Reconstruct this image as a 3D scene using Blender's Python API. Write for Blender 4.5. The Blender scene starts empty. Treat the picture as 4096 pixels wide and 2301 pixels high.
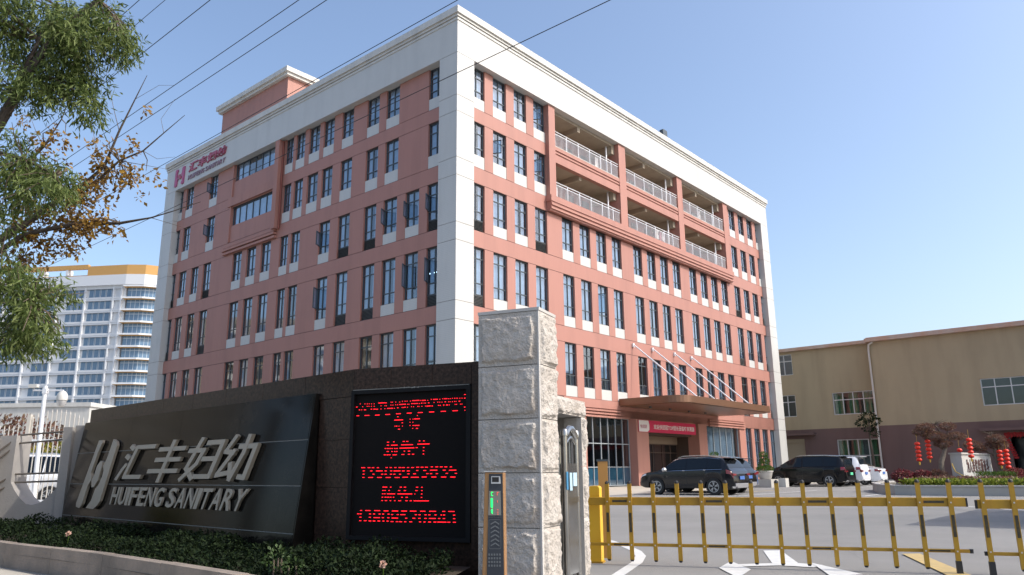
import bpy, bmesh, math, random
import numpy as np
from mathutils import Vector, Matrix, noise
R = math.radians
C = bpy.context.scene.collection
sc = bpy.context.scene

# ------------------------------------------------------------------ camera, sky, sun, exposure
cam_d = bpy.data.cameras.new('camera'); cam = bpy.data.objects.new('camera', cam_d); C.objects.link(cam)
cam_d.sensor_width = 36.0; cam_d.lens = 3060.3 / 4096 * 36.0
cam_d.clip_start = 0.05; cam_d.clip_end = 5000
cam.matrix_world = Matrix.Translation((0, 0, 1.05)) @ Matrix.Rotation(R(103.5), 4, 'X') @ Matrix.Rotation(R(-0.55), 4, 'Z')
sc.camera = cam
SUN_AZ = R(107.5); SUN_EL = R(43)
world = bpy.data.worlds.new('World'); sc.world = world; world.use_nodes = True
wn = world.node_tree; wn.nodes.clear()
sky = wn.nodes.new('ShaderNodeTexSky'); sky.sky_type = 'NISHITA'; sky.sun_disc = False
sky.sun_elevation = SUN_EL; sky.sun_rotation = SUN_AZ
sky.altitude = 0; sky.air_density = 1.0; sky.dust_density = 3.2; sky.ozone_density = 1.7
bg = wn.nodes.new('ShaderNodeBackground'); bg.inputs[1].default_value = 0.15
wo = wn.nodes.new('ShaderNodeOutputWorld')
wn.links.new(sky.outputs[0], bg.inputs[0]); wn.links.new(bg.outputs[0], wo.inputs[0])
sd = bpy.data.lights.new('sun', 'SUN'); sd.energy = 2.0; sd.angle = R(0.5); sd.color = (1.0, 0.95, 0.87)
sun = bpy.data.objects.new('sun', sd); C.objects.link(sun)
sv = Vector((math.sin(SUN_AZ) * math.cos(SUN_EL), math.cos(SUN_AZ) * math.cos(SUN_EL), math.sin(SUN_EL)))
sun.rotation_euler = sv.to_track_quat('Z', 'Y').to_euler(); sun.location = (30, -10, 60)
sc.view_settings.view_transform = 'Standard'; sc.view_settings.look = 'None'
sc.view_settings.gamma = 1.0; sc.view_settings.use_curve_mapping = False
sc.view_settings.exposure = 0.82

# ------------------------------------------------------------------ materials
MATS = {}
def lin(c):
    return tuple(c) + (1.0,)
def mat(name, col, rough=0.7, metal=0.0, var=0.0, vscale=8.0, bump=0.0, bscale=40.0, spec=0.5, col2=None, emit=None, estr=0.0,
        tile=None, stain_or_sheen=0.0, coat=0.0, trans=0.0, coords='Object'):
    """procedural principled material; var = noise mix towards col2, tile = (tile size, line width, line colour)"""
    m = bpy.data.materials.new(name); m.use_nodes = True; MATS[name] = m
    nt = m.node_tree; b = nt.nodes['Principled BSDF']; L = nt.links.new
    b.inputs['Roughness'].default_value = rough; b.inputs['Metallic'].default_value = metal
    b.inputs['Specular IOR Level'].default_value = spec
    if coat: b.inputs['Coat Weight'].default_value = coat; b.inputs['Coat Roughness'].default_value = 0.04
    tc = nt.nodes.new('ShaderNodeTexCoord'); co = tc.outputs[coords]
    cur = None
    rgb = nt.nodes.new('ShaderNodeRGB'); rgb.outputs[0].default_value = lin(col); cur = rgb.outputs[0]
    if var:
        n = nt.nodes.new('ShaderNodeTexNoise'); n.inputs['Scale'].default_value = vscale; n.inputs['Detail'].default_value = 5
        n.inputs['Roughness'].default_value = 0.65
        L(co, n.inputs['Vector'])
        rp = nt.nodes.new('ShaderNodeMapRange'); rp.inputs[1].default_value = 0.35; rp.inputs[2].default_value = 0.68
        rp.inputs[3].default_value = 0.0; rp.inputs[4].default_value = var
        L(n.outputs[0], rp.inputs[0])
        mx = nt.nodes.new('ShaderNodeMix'); mx.data_type = 'RGBA'
        L(rp.outputs[0], mx.inputs[0]); L(cur, mx.inputs[6])
        mx.inputs[7].default_value = lin(col2 if col2 else [c * 0.5 for c in col]); cur = mx.outputs[2]
    if stain_or_sheen:
        n = nt.nodes.new('ShaderNodeTexNoise'); n.inputs['Scale'].default_value = 1.0; n.inputs['Detail'].default_value = 4
        mp = nt.nodes.new('ShaderNodeMapping'); mp.inputs['Scale'].default_value = (1.3, 1.3, 0.18)
        L(co, mp.inputs[0]); L(mp.outputs[0], n.inputs['Vector'])
        rp = nt.nodes.new('ShaderNodeMapRange'); rp.inputs[1].default_value = 0.45; rp.inputs[2].default_value = 0.75
        rp.inputs[3].default_value = 1.0; rp.inputs[4].default_value = 1.0 - stain_or_sheen
        L(n.outputs[0], rp.inputs[0])
        vm = nt.nodes.new('ShaderNodeVectorMath'); vm.operation = 'SCALE'; L(cur, vm.inputs[0]); L(rp.outputs[0], vm.inputs['Scale']); cur = vm.outputs[0]
    if tile:
        sx, sz, lw, lc = tile
        sp = nt.nodes.new('ShaderNodeSeparateXYZ'); L(co, sp.inputs[0])
        def M(op, a, bb=None):
            k = nt.nodes.new('ShaderNodeMath'); k.operation = op
            for i, v in enumerate((a, bb)):
                if v is None: continue
                if isinstance(v, (int, float)): k.inputs[i].default_value = v
                else: L(v, k.inputs[i])
            return k.outputs[0]
        h = M('ADD', sp.outputs[0], sp.outputs[1])
        fx = M('FRACT', M('DIVIDE', h, sx)); fz = M('FRACT', M('DIVIDE', sp.outputs[2], sz))
        ln = M('MAXIMUM', M('LESS_THAN', fx, lw / sx), M('LESS_THAN', fz, lw / sz))
        mx = nt.nodes.new('ShaderNodeMix'); mx.data_type = 'RGBA'
        L(ln, mx.inputs[0]); L(cur, mx.inputs[6]); mx.inputs[7].default_value = lin(lc); cur = mx.outputs[2]
    L(cur, b.inputs['Base Color'])
    if bump:
        n = nt.nodes.new('ShaderNodeTexNoise'); n.inputs['Scale'].default_value = bscale; n.inputs['Detail'].default_value = 6
        L(co, n.inputs['Vector'])
        bp = nt.nodes.new('ShaderNodeBump'); bp.inputs['Strength'].default_value = bump; bp.inputs['Distance'].default_value = 0.02
        L(n.outputs[0], bp.inputs['Height']); L(bp.outputs[0], b.inputs['Normal'])
    if trans:
        b.inputs['Transmission Weight'].default_value = trans
    if emit:
        b.inputs['Emission Color'].default_value = lin(emit); b.inputs['Emission Strength'].default_value = estr
    return m
def glass_mat(name, tint, refl=0.5, see=0.6, rough=0.03):
    """window glass: tinted see-through plus mirror reflection that grows at grazing angles"""
    m = bpy.data.materials.new(name); m.use_nodes = True; MATS[name] = m
    nt = m.node_tree; nt.nodes.clear(); L = nt.links.new
    o = nt.nodes.new('ShaderNodeOutputMaterial'); t = nt.nodes.new('ShaderNodeBsdfTransparent'); g = nt.nodes.new('ShaderNodeBsdfGlossy')
    t.inputs[0].default_value = lin([see * k for k in tint]); g.inputs[0].default_value = lin([0.92, 0.96, 1.0]); g.inputs['Roughness'].default_value = rough
    fr = nt.nodes.new('ShaderNodeLayerWeight'); fr.inputs[0].default_value = 0.5
    pw = nt.nodes.new('ShaderNodeMath'); pw.operation = 'POWER'; pw.inputs[1].default_value = 3.0; L(fr.outputs['Facing'], pw.inputs[0])
    mr = nt.nodes.new('ShaderNodeMapRange'); mr.inputs[3].default_value = refl * 0.40; mr.inputs[4].default_value = 0.9
    L(pw.outputs[0], mr.inputs[0])
    mx = nt.nodes.new('ShaderNodeMixShader'); L(mr.outputs[0], mx.inputs[0]); L(t.outputs[0], mx.inputs[1]); L(g.outputs[0], mx.inputs[2])
    tc = nt.nodes.new('ShaderNodeTexCoord'); n = nt.nodes.new('ShaderNodeTexNoise'); n.inputs['Scale'].default_value = 1.1
    L(tc.outputs['Object'], n.inputs['Vector'])
    bp = nt.nodes.new('ShaderNodeBump'); bp.inputs['Strength'].default_value = 0.08; bp.inputs['Distance'].default_value = 0.03
    L(n.outputs[0], bp.inputs['Height']); L(bp.outputs[0], g.inputs['Normal'])
    L(mx.outputs[0], o.inputs[0])
    return m
SAL = (0.39, 0.183, 0.143)
mat('salmon_tile', SAL, 0.55, var=0.25, vscale=1.2, col2=(0.38, 0.172, 0.133), tile=(0.24, 0.06, 0.006, (0.33, 0.148, 0.115)), stain_or_sheen=0.13)
mat('salmon_plain', SAL, 0.6, var=0.2, vscale=1.5, col2=(0.375, 0.17, 0.13), stain_or_sheen=0.13)
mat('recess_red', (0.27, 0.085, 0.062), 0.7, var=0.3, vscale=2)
mat('white_tile', (0.545, 0.54, 0.515), 0.45, var=0.4, vscale=1.0, col2=(0.49, 0.485, 0.46), tile=(0.1, 0.1, 0.010, (0.42, 0.42, 0.41)), stain_or_sheen=0.10)
mat('white_render', (0.57, 0.56, 0.525), 0.6, var=0.4, vscale=0.8, col2=(0.49, 0.48, 0.44), stain_or_sheen=0.16)
mat('beige', (0.30, 0.26, 0.20), 0.8, var=0.3, vscale=0.2)
mat('cream', (0.40, 0.34, 0.26), 0.8, var=0.3, vscale=1.5, col2=(0.33, 0.28, 0.215), stain_or_sheen=0.15)
mat('joint', (0.09, 0.06, 0.055), 0.9)
mat('frame_dark', (0.055, 0.07, 0.08), 0.4)
mat('frame_grey', (0.28, 0.31, 0.33), 0.4)
mat('louvre', (0.17, 0.165, 0.16), 0.5)
mat('dark_room', (0.10, 0.105, 0.115), 0.9, var=0.6, vscale=0.8, col2=(0.17, 0.18, 0.19))
mat('curtain', (0.62, 0.65, 0.70), 0.9, var=0.7, vscale=3, col2=(0.40, 0.45, 0.51))
mat('white_metal', (0.75, 0.76, 0.78), 0.3, metal=0.2)
mat('steel', (0.42, 0.42, 0.41), 0.22, metal=0.9, var=0.6, vscale=3, col2=(0.25, 0.24, 0.23))
mat('bronze_panel', (0.20, 0.105, 0.062), 0.33, metal=0.35, var=0.5, vscale=0.8, col2=(0.15, 0.082, 0.052))
mat('concrete', (0.42, 0.40, 0.36), 0.85, var=0.5, vscale=1.2, col2=(0.33, 0.31, 0.28), bump=0.2)
mat('dark_floor', (0.05, 0.05, 0.05), 0.5)
mat('banner_red', (0.52, 0.012, 0.07), 0.6, var=0.3, vscale=2, col2=(0.42, 0.01, 0.055))
mat('banner_white', (0.7, 0.66, 0.64), 0.6)
mat('crimson', (0.36, 0.07, 0.12), 0.5)
mat('magenta', (0.40, 0.07, 0.18), 0.5)
mat('purple_grey', (0.24, 0.15, 0.19), 0.5)
mat('asphalt', (0.25, 0.243, 0.232), 0.92, spec=0.25, var=0.9, vscale=0.30, col2=(0.20, 0.195, 0.186), bump=0.5, bscale=60)
mat('apron', (0.45, 0.41, 0.34), 0.85, var=0.5, vscale=0.6, col2=(0.36, 0.33, 0.28))
mat('soil', (0.05, 0.036, 0.022), 0.95, var=0.6, vscale=2, col2=(0.03, 0.03, 0.015))
mat('paint_white', (0.62, 0.62, 0.60), 0.7, var=0.5, vscale=9, col2=(0.42, 0.42, 0.41))
mat('paint_yellow', (0.50, 0.36, 0.14), 0.75, var=0.6, vscale=8, col2=(0.30, 0.24, 0.13))
mat('granite_brown', (0.016, 0.011, 0.009), 0.28, var=1.0, vscale=30, col2=(0.065, 0.038, 0.027), spec=0.14)
mat('granite_black', (0.006, 0.0055, 0.005), 0.12, var=1.0, vscale=2.2, col2=(0.020, 0.017, 0.014), spec=0.10, stain_or_sheen=0.4)  # vertical streaks paint the polished slab's dull reflections into its colour
mat('joint_grey', (0.26, 0.26, 0.25), 0.9)
mat('mortar', (0.24, 0.24, 0.22), 0.9, var=0.6, vscale=20)
mat('champagne', (0.34, 0.295, 0.23), 0.42, metal=0.15, var=0.4, vscale=5, col2=(0.31, 0.265, 0.205))
mat('led_face', (0.012, 0.010, 0.010), 0.8, spec=0.08, tile=(0.012, 0.012, 0.004, (0.008, 0.008, 0.008)))
mat('led_frame', (0.008, 0.008, 0.009), 0.5, spec=0.15)
mat('led_red', (0.6, 0.0, 0.01), 0.5, emit=(1.0, 0.012, 0.025), estr=1.7)
mat('led_green', (0.0, 0.6, 0.1), 0.5, emit=(0.01, 1.0, 0.10), estr=1.6)
mat('led_orange', (0.6, 0.1, 0.05), 0.5, emit=(1.0, 0.10, 0.05), estr=0.7)
mat('split_stone', (0.50, 0.47, 0.43), 0.78, var=0.85, vscale=2.6, col2=(0.36, 0.31, 0.26), bump=1.0, bscale=48)
mat('cut_stone', (0.50, 0.48, 0.45), 0.7, var=0.6, vscale=3, col2=(0.38, 0.36, 0.335), bump=0.35, bscale=70, stain_or_sheen=0.2)
mat('kerb_stone', (0.29, 0.235, 0.19), 0.9, var=0.8, vscale=2.2, col2=(0.15, 0.13, 0.11), stain_or_sheen=0.3, bump=0.4)
mat('grey_render', (0.33, 0.31, 0.29), 0.85, var=0.6, vscale=1.4, col2=(0.25, 0.235, 0.22), stain_or_sheen=0.25, bump=0.2)
mat('bar_brown', (0.10, 0.085, 0.07), 0.5)
mat('barrier_yellow', (0.46, 0.26, 0.014), 0.48, var=0.7, vscale=5, col2=(0.33, 0.175, 0.012), stain_or_sheen=0.2)
mat('post_yellow', (0.80, 0.47, 0.03), 0.4, var=0.2, vscale=4, col2=(0.68, 0.40, 0.02))
mat('post_orange', (0.42, 0.22, 0.06), 0.4)
mat('black_rubber', (0.02, 0.02, 0.021), 0.6)
mat('black_tape', (0.03, 0.027, 0.02), 0.6, var=0.7, vscale=30, col2=(0.10, 0.07, 0.02))
mat('reader_case', (0.40, 0.21, 0.085), 0.35, metal=0.3)
mat('reader_face', (0.03, 0.035, 0.045), 0.3)
mat('screen_grey', (0.20, 0.195, 0.17), 0.3)
mat('glass_black', (0.02, 0.02, 0.022), 0.15)
mat('silver', (0.6, 0.6, 0.6), 0.3, metal=0.6)
mat('print_grey', (0.12, 0.13, 0.135), 0.6)
mat('car_black', (0.006, 0.007, 0.010), 0.18, coat=0.45, spec=0.3)
mat('car_black_2', (0.004, 0.004, 0.005), 0.2, coat=0.3, spec=0.3)
mat('car_white', (0.72, 0.73, 0.75), 0.2, coat=0.8)
mat('car_blue', (0.07, 0.10, 0.18), 0.2, coat=0.8)
mat('car_glass', (0.006, 0.009, 0.013), 0.08, spec=0.4)
mat('car_trim', (0.03, 0.03, 0.032), 0.6)
mat('chrome', (0.75, 0.77, 0.8), 0.12, metal=1.0)
mat('grey_trim', (0.20, 0.20, 0.21), 0.5)
mat('tail_red', (0.20, 0.006, 0.010), 0.15, coat=1)
mat('head_lamp', (0.6, 0.62, 0.65), 0.1, coat=1)
mat('tyre', (0.018, 0.018, 0.018), 0.8)
mat('rim', (0.42, 0.43, 0.44), 0.3, metal=0.7)
mat('plate_blue', (0.06, 0.14, 0.40), 0.4)
mat('plate_green', (0.10, 0.55, 0.30), 0.4)
mat('tan_render', (0.41, 0.325, 0.205), 0.85, var=0.5, vscale=0.3, col2=(0.35, 0.275, 0.175), stain_or_sheen=0.14, bump=0.15, bscale=8)
mat('maroon_render', (0.165, 0.10, 0.088), 0.85, var=0.5, vscale=0.3, col2=(0.13, 0.08, 0.07), stain_or_sheen=0.12, bump=0.15, bscale=8)
mat('roof_trim', (0.50, 0.27, 0.17), 0.6, var=0.8, vscale=0.5, col2=(0.50, 0.46, 0.42))
mat('alu', (0.58, 0.58, 0.57), 0.4)
mat('roller', (0.36, 0.29, 0.20), 0.7)
mat('curtain_green', (0.16, 0.30, 0.22), 0.9, var=0.6, vscale=2, col2=(0.08, 0.16, 0.12))
mat('pipe', (0.55, 0.50, 0.45), 0.5)
mat('lantern', (0.78, 0.035, 0.012), 0.5, var=0.3, vscale=6, col2=(0.6, 0.02, 0.01))
mat('tassel', (0.7, 0.45, 0.06), 0.6)
mat('bark', (0.075, 0.058, 0.045), 0.9, var=0.7, vscale=12, col2=(0.035, 0.028, 0.022), bump=0.6)
mat('bark_pale', (0.22, 0.18, 0.14), 0.9, var=0.7, vscale=10, col2=(0.11, 0.09, 0.07), bump=0.6)
mat('twig', (0.12, 0.09, 0.065), 0.9)
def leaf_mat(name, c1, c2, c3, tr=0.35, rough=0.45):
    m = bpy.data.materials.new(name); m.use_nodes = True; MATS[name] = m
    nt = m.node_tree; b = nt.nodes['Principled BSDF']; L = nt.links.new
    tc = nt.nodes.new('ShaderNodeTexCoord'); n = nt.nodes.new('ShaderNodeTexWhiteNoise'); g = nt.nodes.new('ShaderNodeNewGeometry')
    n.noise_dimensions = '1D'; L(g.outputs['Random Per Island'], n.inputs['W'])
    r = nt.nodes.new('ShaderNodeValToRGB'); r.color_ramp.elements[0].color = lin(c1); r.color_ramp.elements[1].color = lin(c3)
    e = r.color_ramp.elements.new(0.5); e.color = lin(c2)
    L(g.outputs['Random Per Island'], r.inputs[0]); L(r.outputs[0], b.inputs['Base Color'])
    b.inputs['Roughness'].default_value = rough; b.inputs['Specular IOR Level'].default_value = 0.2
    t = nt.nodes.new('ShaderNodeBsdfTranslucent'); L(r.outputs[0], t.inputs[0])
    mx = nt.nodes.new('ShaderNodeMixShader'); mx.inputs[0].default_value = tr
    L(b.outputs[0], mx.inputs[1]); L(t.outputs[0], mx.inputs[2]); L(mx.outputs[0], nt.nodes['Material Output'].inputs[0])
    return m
leaf_mat('leaf_green', (0.055, 0.085, 0.022), (0.12, 0.165, 0.045), (0.27, 0.32, 0.12), 0.45, 0.35)
leaf_mat('leaf_orange', (0.13, 0.07, 0.035), (0.26, 0.16, 0.045), (0.46, 0.27, 0.04), 0.4)
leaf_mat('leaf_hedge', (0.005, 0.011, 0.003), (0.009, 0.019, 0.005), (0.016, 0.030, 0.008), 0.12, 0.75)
leaf_mat('leaf_mixed', (0.06, 0.09, 0.02), (0.20, 0.20, 0.03), (0.38, 0.28, 0.04), 0.35)
leaf_mat('leaf_bonsai', (0.035, 0.085, 0.012), (0.07, 0.13, 0.02), (0.11, 0.17, 0.03), 0.3)
leaf_mat('leaf_lime', (0.08, 0.13, 0.015), (0.18, 0.23, 0.025), (0.32, 0.34, 0.05), 0.3)
leaf_mat('leaf_red', (0.16, 0.025, 0.035), (0.24, 0.05, 0.06), (0.20, 0.12, 0.08), 0.3)
leaf_mat('leaf_brownish', (0.17, 0.07, 0.055), (0.20, 0.11, 0.085), (0.20, 0.15, 0.09), 0.3)
leaf_mat('leaf_dim', (0.03, 0.06, 0.015), (0.05, 0.085, 0.025), (0.10, 0.14, 0.06), 0.25)
leaf_mat('petal', (0.7, 0.45, 0.34), (0.75, 0.5, 0.38), (0.8, 0.55, 0.45), 0.3)
glass_mat('glass_blue', (0.66, 0.84, 1.0), 0.36, 0.80)
glass_mat('glass_lobby', (0.7, 0.85, 0.95), 0.30, 0.7)
glass_mat('glass_green', (0.7, 1.0, 0.8), 0.22, 0.75)
glass_mat('glass_far', (0.45, 0.65, 1.0), 0.55, 0.3)

# ------------------------------------------------------------------ mesh helpers
class MB:
    def __init__(s): s.v = []; s.f = []; s.m = []
    def add(s, vs, fs, mi=0):
        o = len(s.v); s.v += [tuple(p) for p in vs]; s.f += [tuple(i + o for i in f) for f in fs]; s.m += [mi] * len(fs); return s
    def box(s, x0, x1, y0, y1, z0, z1, mi=0, M=None):
        if x0 > x1: x0, x1 = x1, x0
        if y0 > y1: y0, y1 = y1, y0
        if z0 > z1: z0, z1 = z1, z0
        vs = [(x, y, z) for x in (x0, x1) for y in (y0, y1) for z in (z0, z1)]
        if M is not None: vs = [tuple(M @ Vector(p)) for p in vs]
        return s.add(vs, [(0, 1, 3, 2), (4, 6, 7, 5), (0, 4, 5, 1), (2, 3, 7, 6), (0, 2, 6, 4), (1, 5, 7, 3)], mi)
    def prism(s, pts, a, b, axis='y', mi=0, M=None):
        """extrude a 2D outline; axis y: pts are (x,z); axis z: pts are (x,y); axis x: pts are (y,z)"""
        def P(p, t):
            if axis == 'y': q = (p[0], t, p[1])
            elif axis == 'z': q = (p[0], p[1], t)
            else: q = (t, p[0], p[1])
            return tuple(M @ Vector(q)) if M is not None else q
        n = len(pts); vs = [P(p, a) for p in pts] + [P(p, b) for p in pts]
        fs = [(i, (i + 1) % n, n + (i + 1) % n, n + i) for i in range(n)] + [tuple(range(n))[::-1], tuple(range(n, 2 * n))]
        return s.add(vs, fs, mi)
    def tube(s, pts, r, n=6, mi=0, cap=True):
        pts = [Vector(p) for p in pts]; rs = r if isinstance(r, (list, tuple)) else [r] * len(pts)
        vs = []; prev = None
        for i, p in enumerate(pts):
            d = (pts[min(i + 1, len(pts) - 1)] - pts[max(i - 1, 0)])
            if d.length < 1e-9: d = Vector((0, 0, 1))
            d.normalize()
            if prev is None:
                a = d.cross(Vector((0, 0, 1)));
                if a.length < 0.05: a = d.cross(Vector((1, 0, 0)))
            else: a = prev - d * prev.dot(d)
            a.normalize(); prev = a; b = d.cross(a)
            for k in range(n):
                t = 2 * math.pi * k / n; vs.append(p + (a * math.cos(t) + b * math.sin(t)) * rs[i])
        fs = []
        for i in range(len(pts) - 1):
            for k in range(n):
                fs.append((i * n + k, i * n + (k + 1) % n, (i + 1) * n + (k + 1) % n, (i + 1) * n + k))
        if cap: fs += [tuple(range(n))[::-1], tuple(range((len(pts) - 1) * n, len(pts) * n))]
        return s.add(vs, fs, mi)
    def lathe(s, prof, cx, cy, cz=0, n=16, mi=0, M=None):
        vs = []
        for r, z in prof:
            for k in range(n):
                t = 2 * math.pi * k / n; q = Vector((cx + r * math.cos(t), cy + r * math.sin(t), cz + z)); vs.append(M @ q if M is not None else q)
        fs = [(i * n + k, i * n + (k + 1) % n, (i + 1) * n + (k + 1) % n, (i + 1) * n + k) for i in range(len(prof) - 1) for k in range(n)]
        fs += [tuple(range(n))[::-1], tuple(range((len(prof) - 1) * n, len(prof) * n))]
        return s.add(vs, fs, mi)
    def mesh(s, name, mats, smooth=False):
        me = bpy.data.meshes.new(name); me.from_pydata([tuple(p) for p in s.v], [], s.f)
        for m in (mats if isinstance(mats, (list, tuple)) else [mats]): me.materials.append(MATS[m])
        me.polygons.foreach_set('material_index', s.m)
        bm = bmesh.new(); bm.from_mesh(me); bmesh.ops.recalc_face_normals(bm, faces=bm.faces); bm.to_mesh(me); bm.free()
        if smooth:
            me.polygons.foreach_set('use_smooth', [True] * len(me.polygons)); me.set_sharp_from_angle(angle=R(38))
        me.update(); return me
    def build(s, name, mats, parent=None, smooth=False, loc=None, bevel=0.0):
        o = bpy.data.objects.new(name, s.mesh(name, mats, smooth)); C.objects.link(o)
        if parent: o.parent = parent
        if loc: o.location = loc
        if bevel:
            md = o.modifiers.new('bevel', 'BEVEL'); md.width = bevel; md.segments = 2; md.limit_method = 'ANGLE'
        return o
def tag(o, label=None, cat=None, group=None, kind=None):
    if label: o['label'] = label
    if cat: o['category'] = cat
    if group: o['group'] = group
    if kind: o['kind'] = kind
    return o
def empty(name, loc=(0, 0, 0), rz=0.0, label=None, cat=None, group=None):
    o = bpy.data.objects.new(name, None); C.objects.link(o); o.location = loc; o.rotation_euler = (0, 0, rz); o.empty_display_size = 0.2
    return tag(o, label, cat, group)
def inst(name, me, parent, loc=(0, 0, 0), rot=(0, 0, 0), scale=(1, 1, 1)):
    o = bpy.data.objects.new(name, me); C.objects.link(o); o.parent = parent; o.location = loc; o.rotation_euler = rot; o.scale = scale
    return o
def copy_tree(o, parent=None):
    c = o.copy(); C.objects.link(c); c.parent = parent
    for ch in list(o.children): copy_tree(ch, c)
    return c
def leaves_mesh(name, m, pts, dirs, length, width, seed=0, droop=0.0, fold=0.25):
    """many leaf-sized folded diamonds; pts,dirs (N,3); length array"""
    rg = np.random.RandomState(seed); N = len(pts)
    d = dirs / np.maximum(np.linalg.norm(dirs, axis=1, keepdims=True), 1e-6)
    up = rg.normal(size=(N, 3)); side = np.cross(d, up); side /= np.maximum(np.linalg.norm(side, axis=1, keepdims=True), 1e-6)
    nrm = np.cross(side, d); Ln = (length * (0.7 + 0.6 * rg.rand(N)))[:, None]; W = Ln * (width / length)
    a = pts; b = pts + d * Ln * 0.5 + side * W * 0.5 + nrm * W * fold; c = pts + d * Ln; e = pts + d * Ln * 0.5 - side * W * 0.5 + nrm * W * fold
    c = c.copy(); c[:, 2] -= droop * Ln[:, 0]
    V = np.stack([a, b, c, e], 1).reshape(-1, 3).astype(np.float32)
    me = bpy.data.meshes.new(name); me.vertices.add(4 * N); me.vertices.foreach_set('co', V.ravel())
    F = np.array([[0, 1, 2], [0, 2, 3]]); idx = (F[None] + 4 * np.arange(N)[:, None, None]).reshape(-1)
    me.loops.add(6 * N); me.loops.foreach_set('vertex_index', idx.astype(np.int32))
    me.polygons.add(2 * N); me.polygons.foreach_set('loop_start', np.arange(0, 6 * N, 3, dtype=np.int32)); me.polygons.foreach_set('loop_total', np.full(2 * N, 3, dtype=np.int32))
    me.materials.append(MATS[m]); me.update(); me.validate(); return me
def blob_points(clumps, rg, per=None):
    """clumps: (x,y,z,rx,ry,rz,n); returns points biased to the shell and outward directions"""
    P = []; D = []
    for x, y, z, rx, ry, rz, n in clumps:
        u = rg.normal(size=(n, 3)); u /= np.linalg.norm(u, axis=1, keepdims=True); r = (0.35 + 0.65 * rg.rand(n) ** 0.5)[:, None]
        P.append(np.array([x, y, z]) + u * r * np.array([rx, ry, rz])); D.append(u)
    return np.concatenate(P), np.concatenate(D)
def text_mesh(name, body, size, ext, m, sx=1.0, shear=0.0, bold=0.0, M=None):
    cu = bpy.data.curves.new(name, 'FONT'); cu.body = body; cu.size = size; cu.extrude = ext; cu.shear = shear; cu.offset = bold
    cu.align_x = 'CENTER'; cu.align_y = 'CENTER'; cu.resolution_u = 3
    o = bpy.data.objects.new(name, cu); C.objects.link(o); bpy.context.view_layer.update()
    dg = bpy.context.evaluated_depsgraph_get(); me = bpy.data.meshes.new_from_object(o.evaluated_get(dg)); me.name = name
    bpy.data.objects.remove(o); bpy.data.curves.remove(cu)
    me.transform(Matrix.Diagonal((sx, 1, 1, 1)))
    me.materials.clear(); me.materials.append(MATS[m]); return me
def fit_text(name, body, x0, x1, z0, z1, ext, m, bold=0.0, shear=0.0):
    """text mesh in the xz plane scaled to a rectangle, front facing -y"""
    me = text_mesh(name, body, 1.0, 0.5, m, bold=bold, shear=shear)
    n = len(me.vertices); co = np.empty(n * 3); me.vertices.foreach_get('co', co); co = co.reshape(-1, 3)
    a, b = co.min(0), co.max(0); out = np.empty_like(co)
    out[:, 0] = x0 + (co[:, 0] - a[0]) / (b[0] - a[0]) * (x1 - x0)
    out[:, 2] = z0 + (co[:, 1] - a[1]) / (b[1] - a[1]) * (z1 - z0)
    out[:, 1] = -(co[:, 2] - a[2]) / (b[2] - a[2]) * ext
    me.vertices.foreach_set('co', out.ravel()); me.update(); return me
def letters(word, x0, x1, z0, z1, ext, m, parent, name='letter', y=0.0, bold=0.02, gap=0.12, M=None, narrow='I', shear=0.0):
    """each character its own object along x"""
    ws = [0.45 if ch in narrow else (0.35 if ch == ' ' else 1.0) for ch in word]; tot = sum(ws); x = x0; k = (x1 - x0) / tot
    for ch, w in zip(word, ws):
        if ch != ' ':
            g = gap * k * w
            zz0 = z0
            me = fit_text(name, ch, x + g / 2, x + w * k - g / 2, zz0, z1, ext, m, bold)
            if shear:
                for v in me.vertices: v.co.x += shear * (v.co.z - z0)
            if M is not None: me.transform(M)
            inst(name, me, parent, (0, y, 0))
        x += w * k
def rounded(x0, x1, z0, z1, r, n=4):
    P = []
    for cx, cz, a in ((x1 - r, z1 - r, 0), (x0 + r, z1 - r, 90), (x0 + r, z0 + r, 180), (x1 - r, z0 + r, 270)):
        for i in range(n + 1): t = R(a + 90 * i / n); P.append((cx + r * math.cos(t), cz + r * math.sin(t)))
    return P

# ------------------------------------------------------------------ ground, paving, markings
def sheet(name, pts, z, m, label=None):
    o = MB().add([(x, y, z) for x, y in pts], [tuple(range(len(pts)))]).build(name, m)
    o['kind'] = 'structure'; return o
g = sheet('ground', [(-1500, -1500), (1500, -1500), (1500, 1500), (-1500, 1500)], 0.0, 'asphalt')
TH = 0.70634; S_, C_ = math.sin(TH), math.cos(TH)      # main building: x runs along the sunlit front, y along the shaded side
BP = Vector((-3.02, 39.72, 0)); BROT = math.atan2(C_, S_)
def W(x, y): return (BP.x + x * S_ - y * C_, BP.y + x * C_ + y * S_)
sheet('pavement', [W(-30, -9.2), W(16.5, -8.9), W(16.5, -7.9), W(46, -7.9), W(46, 0.3), W(-30, 0.3)], 0.004, 'apron')
mat('asphalt_seam', (0.185, 0.18, 0.172), 0.9, var=1.0, vscale=3, col2=(0.24, 0.234, 0.224))
for sp_, sw_ in (([(4.0, 9.0), (5.2, 14), (5.6, 20), (5.0, 29)], .02), ([(2.2, 17.5), (7, 17.0), (13, 19.5), (20, 20.0)], .03), ([(6.2, 9.5), (9.5, 14.5), (12.5, 24), (13, 33)], .025)):
    strip_q = sp_; MARKS = globals().setdefault('MARKS', []); MARKS.append((sp_, sw_))
MZ = [0.004]
def mark(name, pts, m, z=None):
    MZ[0] += 0.0015; return sheet(name, pts, MZ[0], m)
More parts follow.
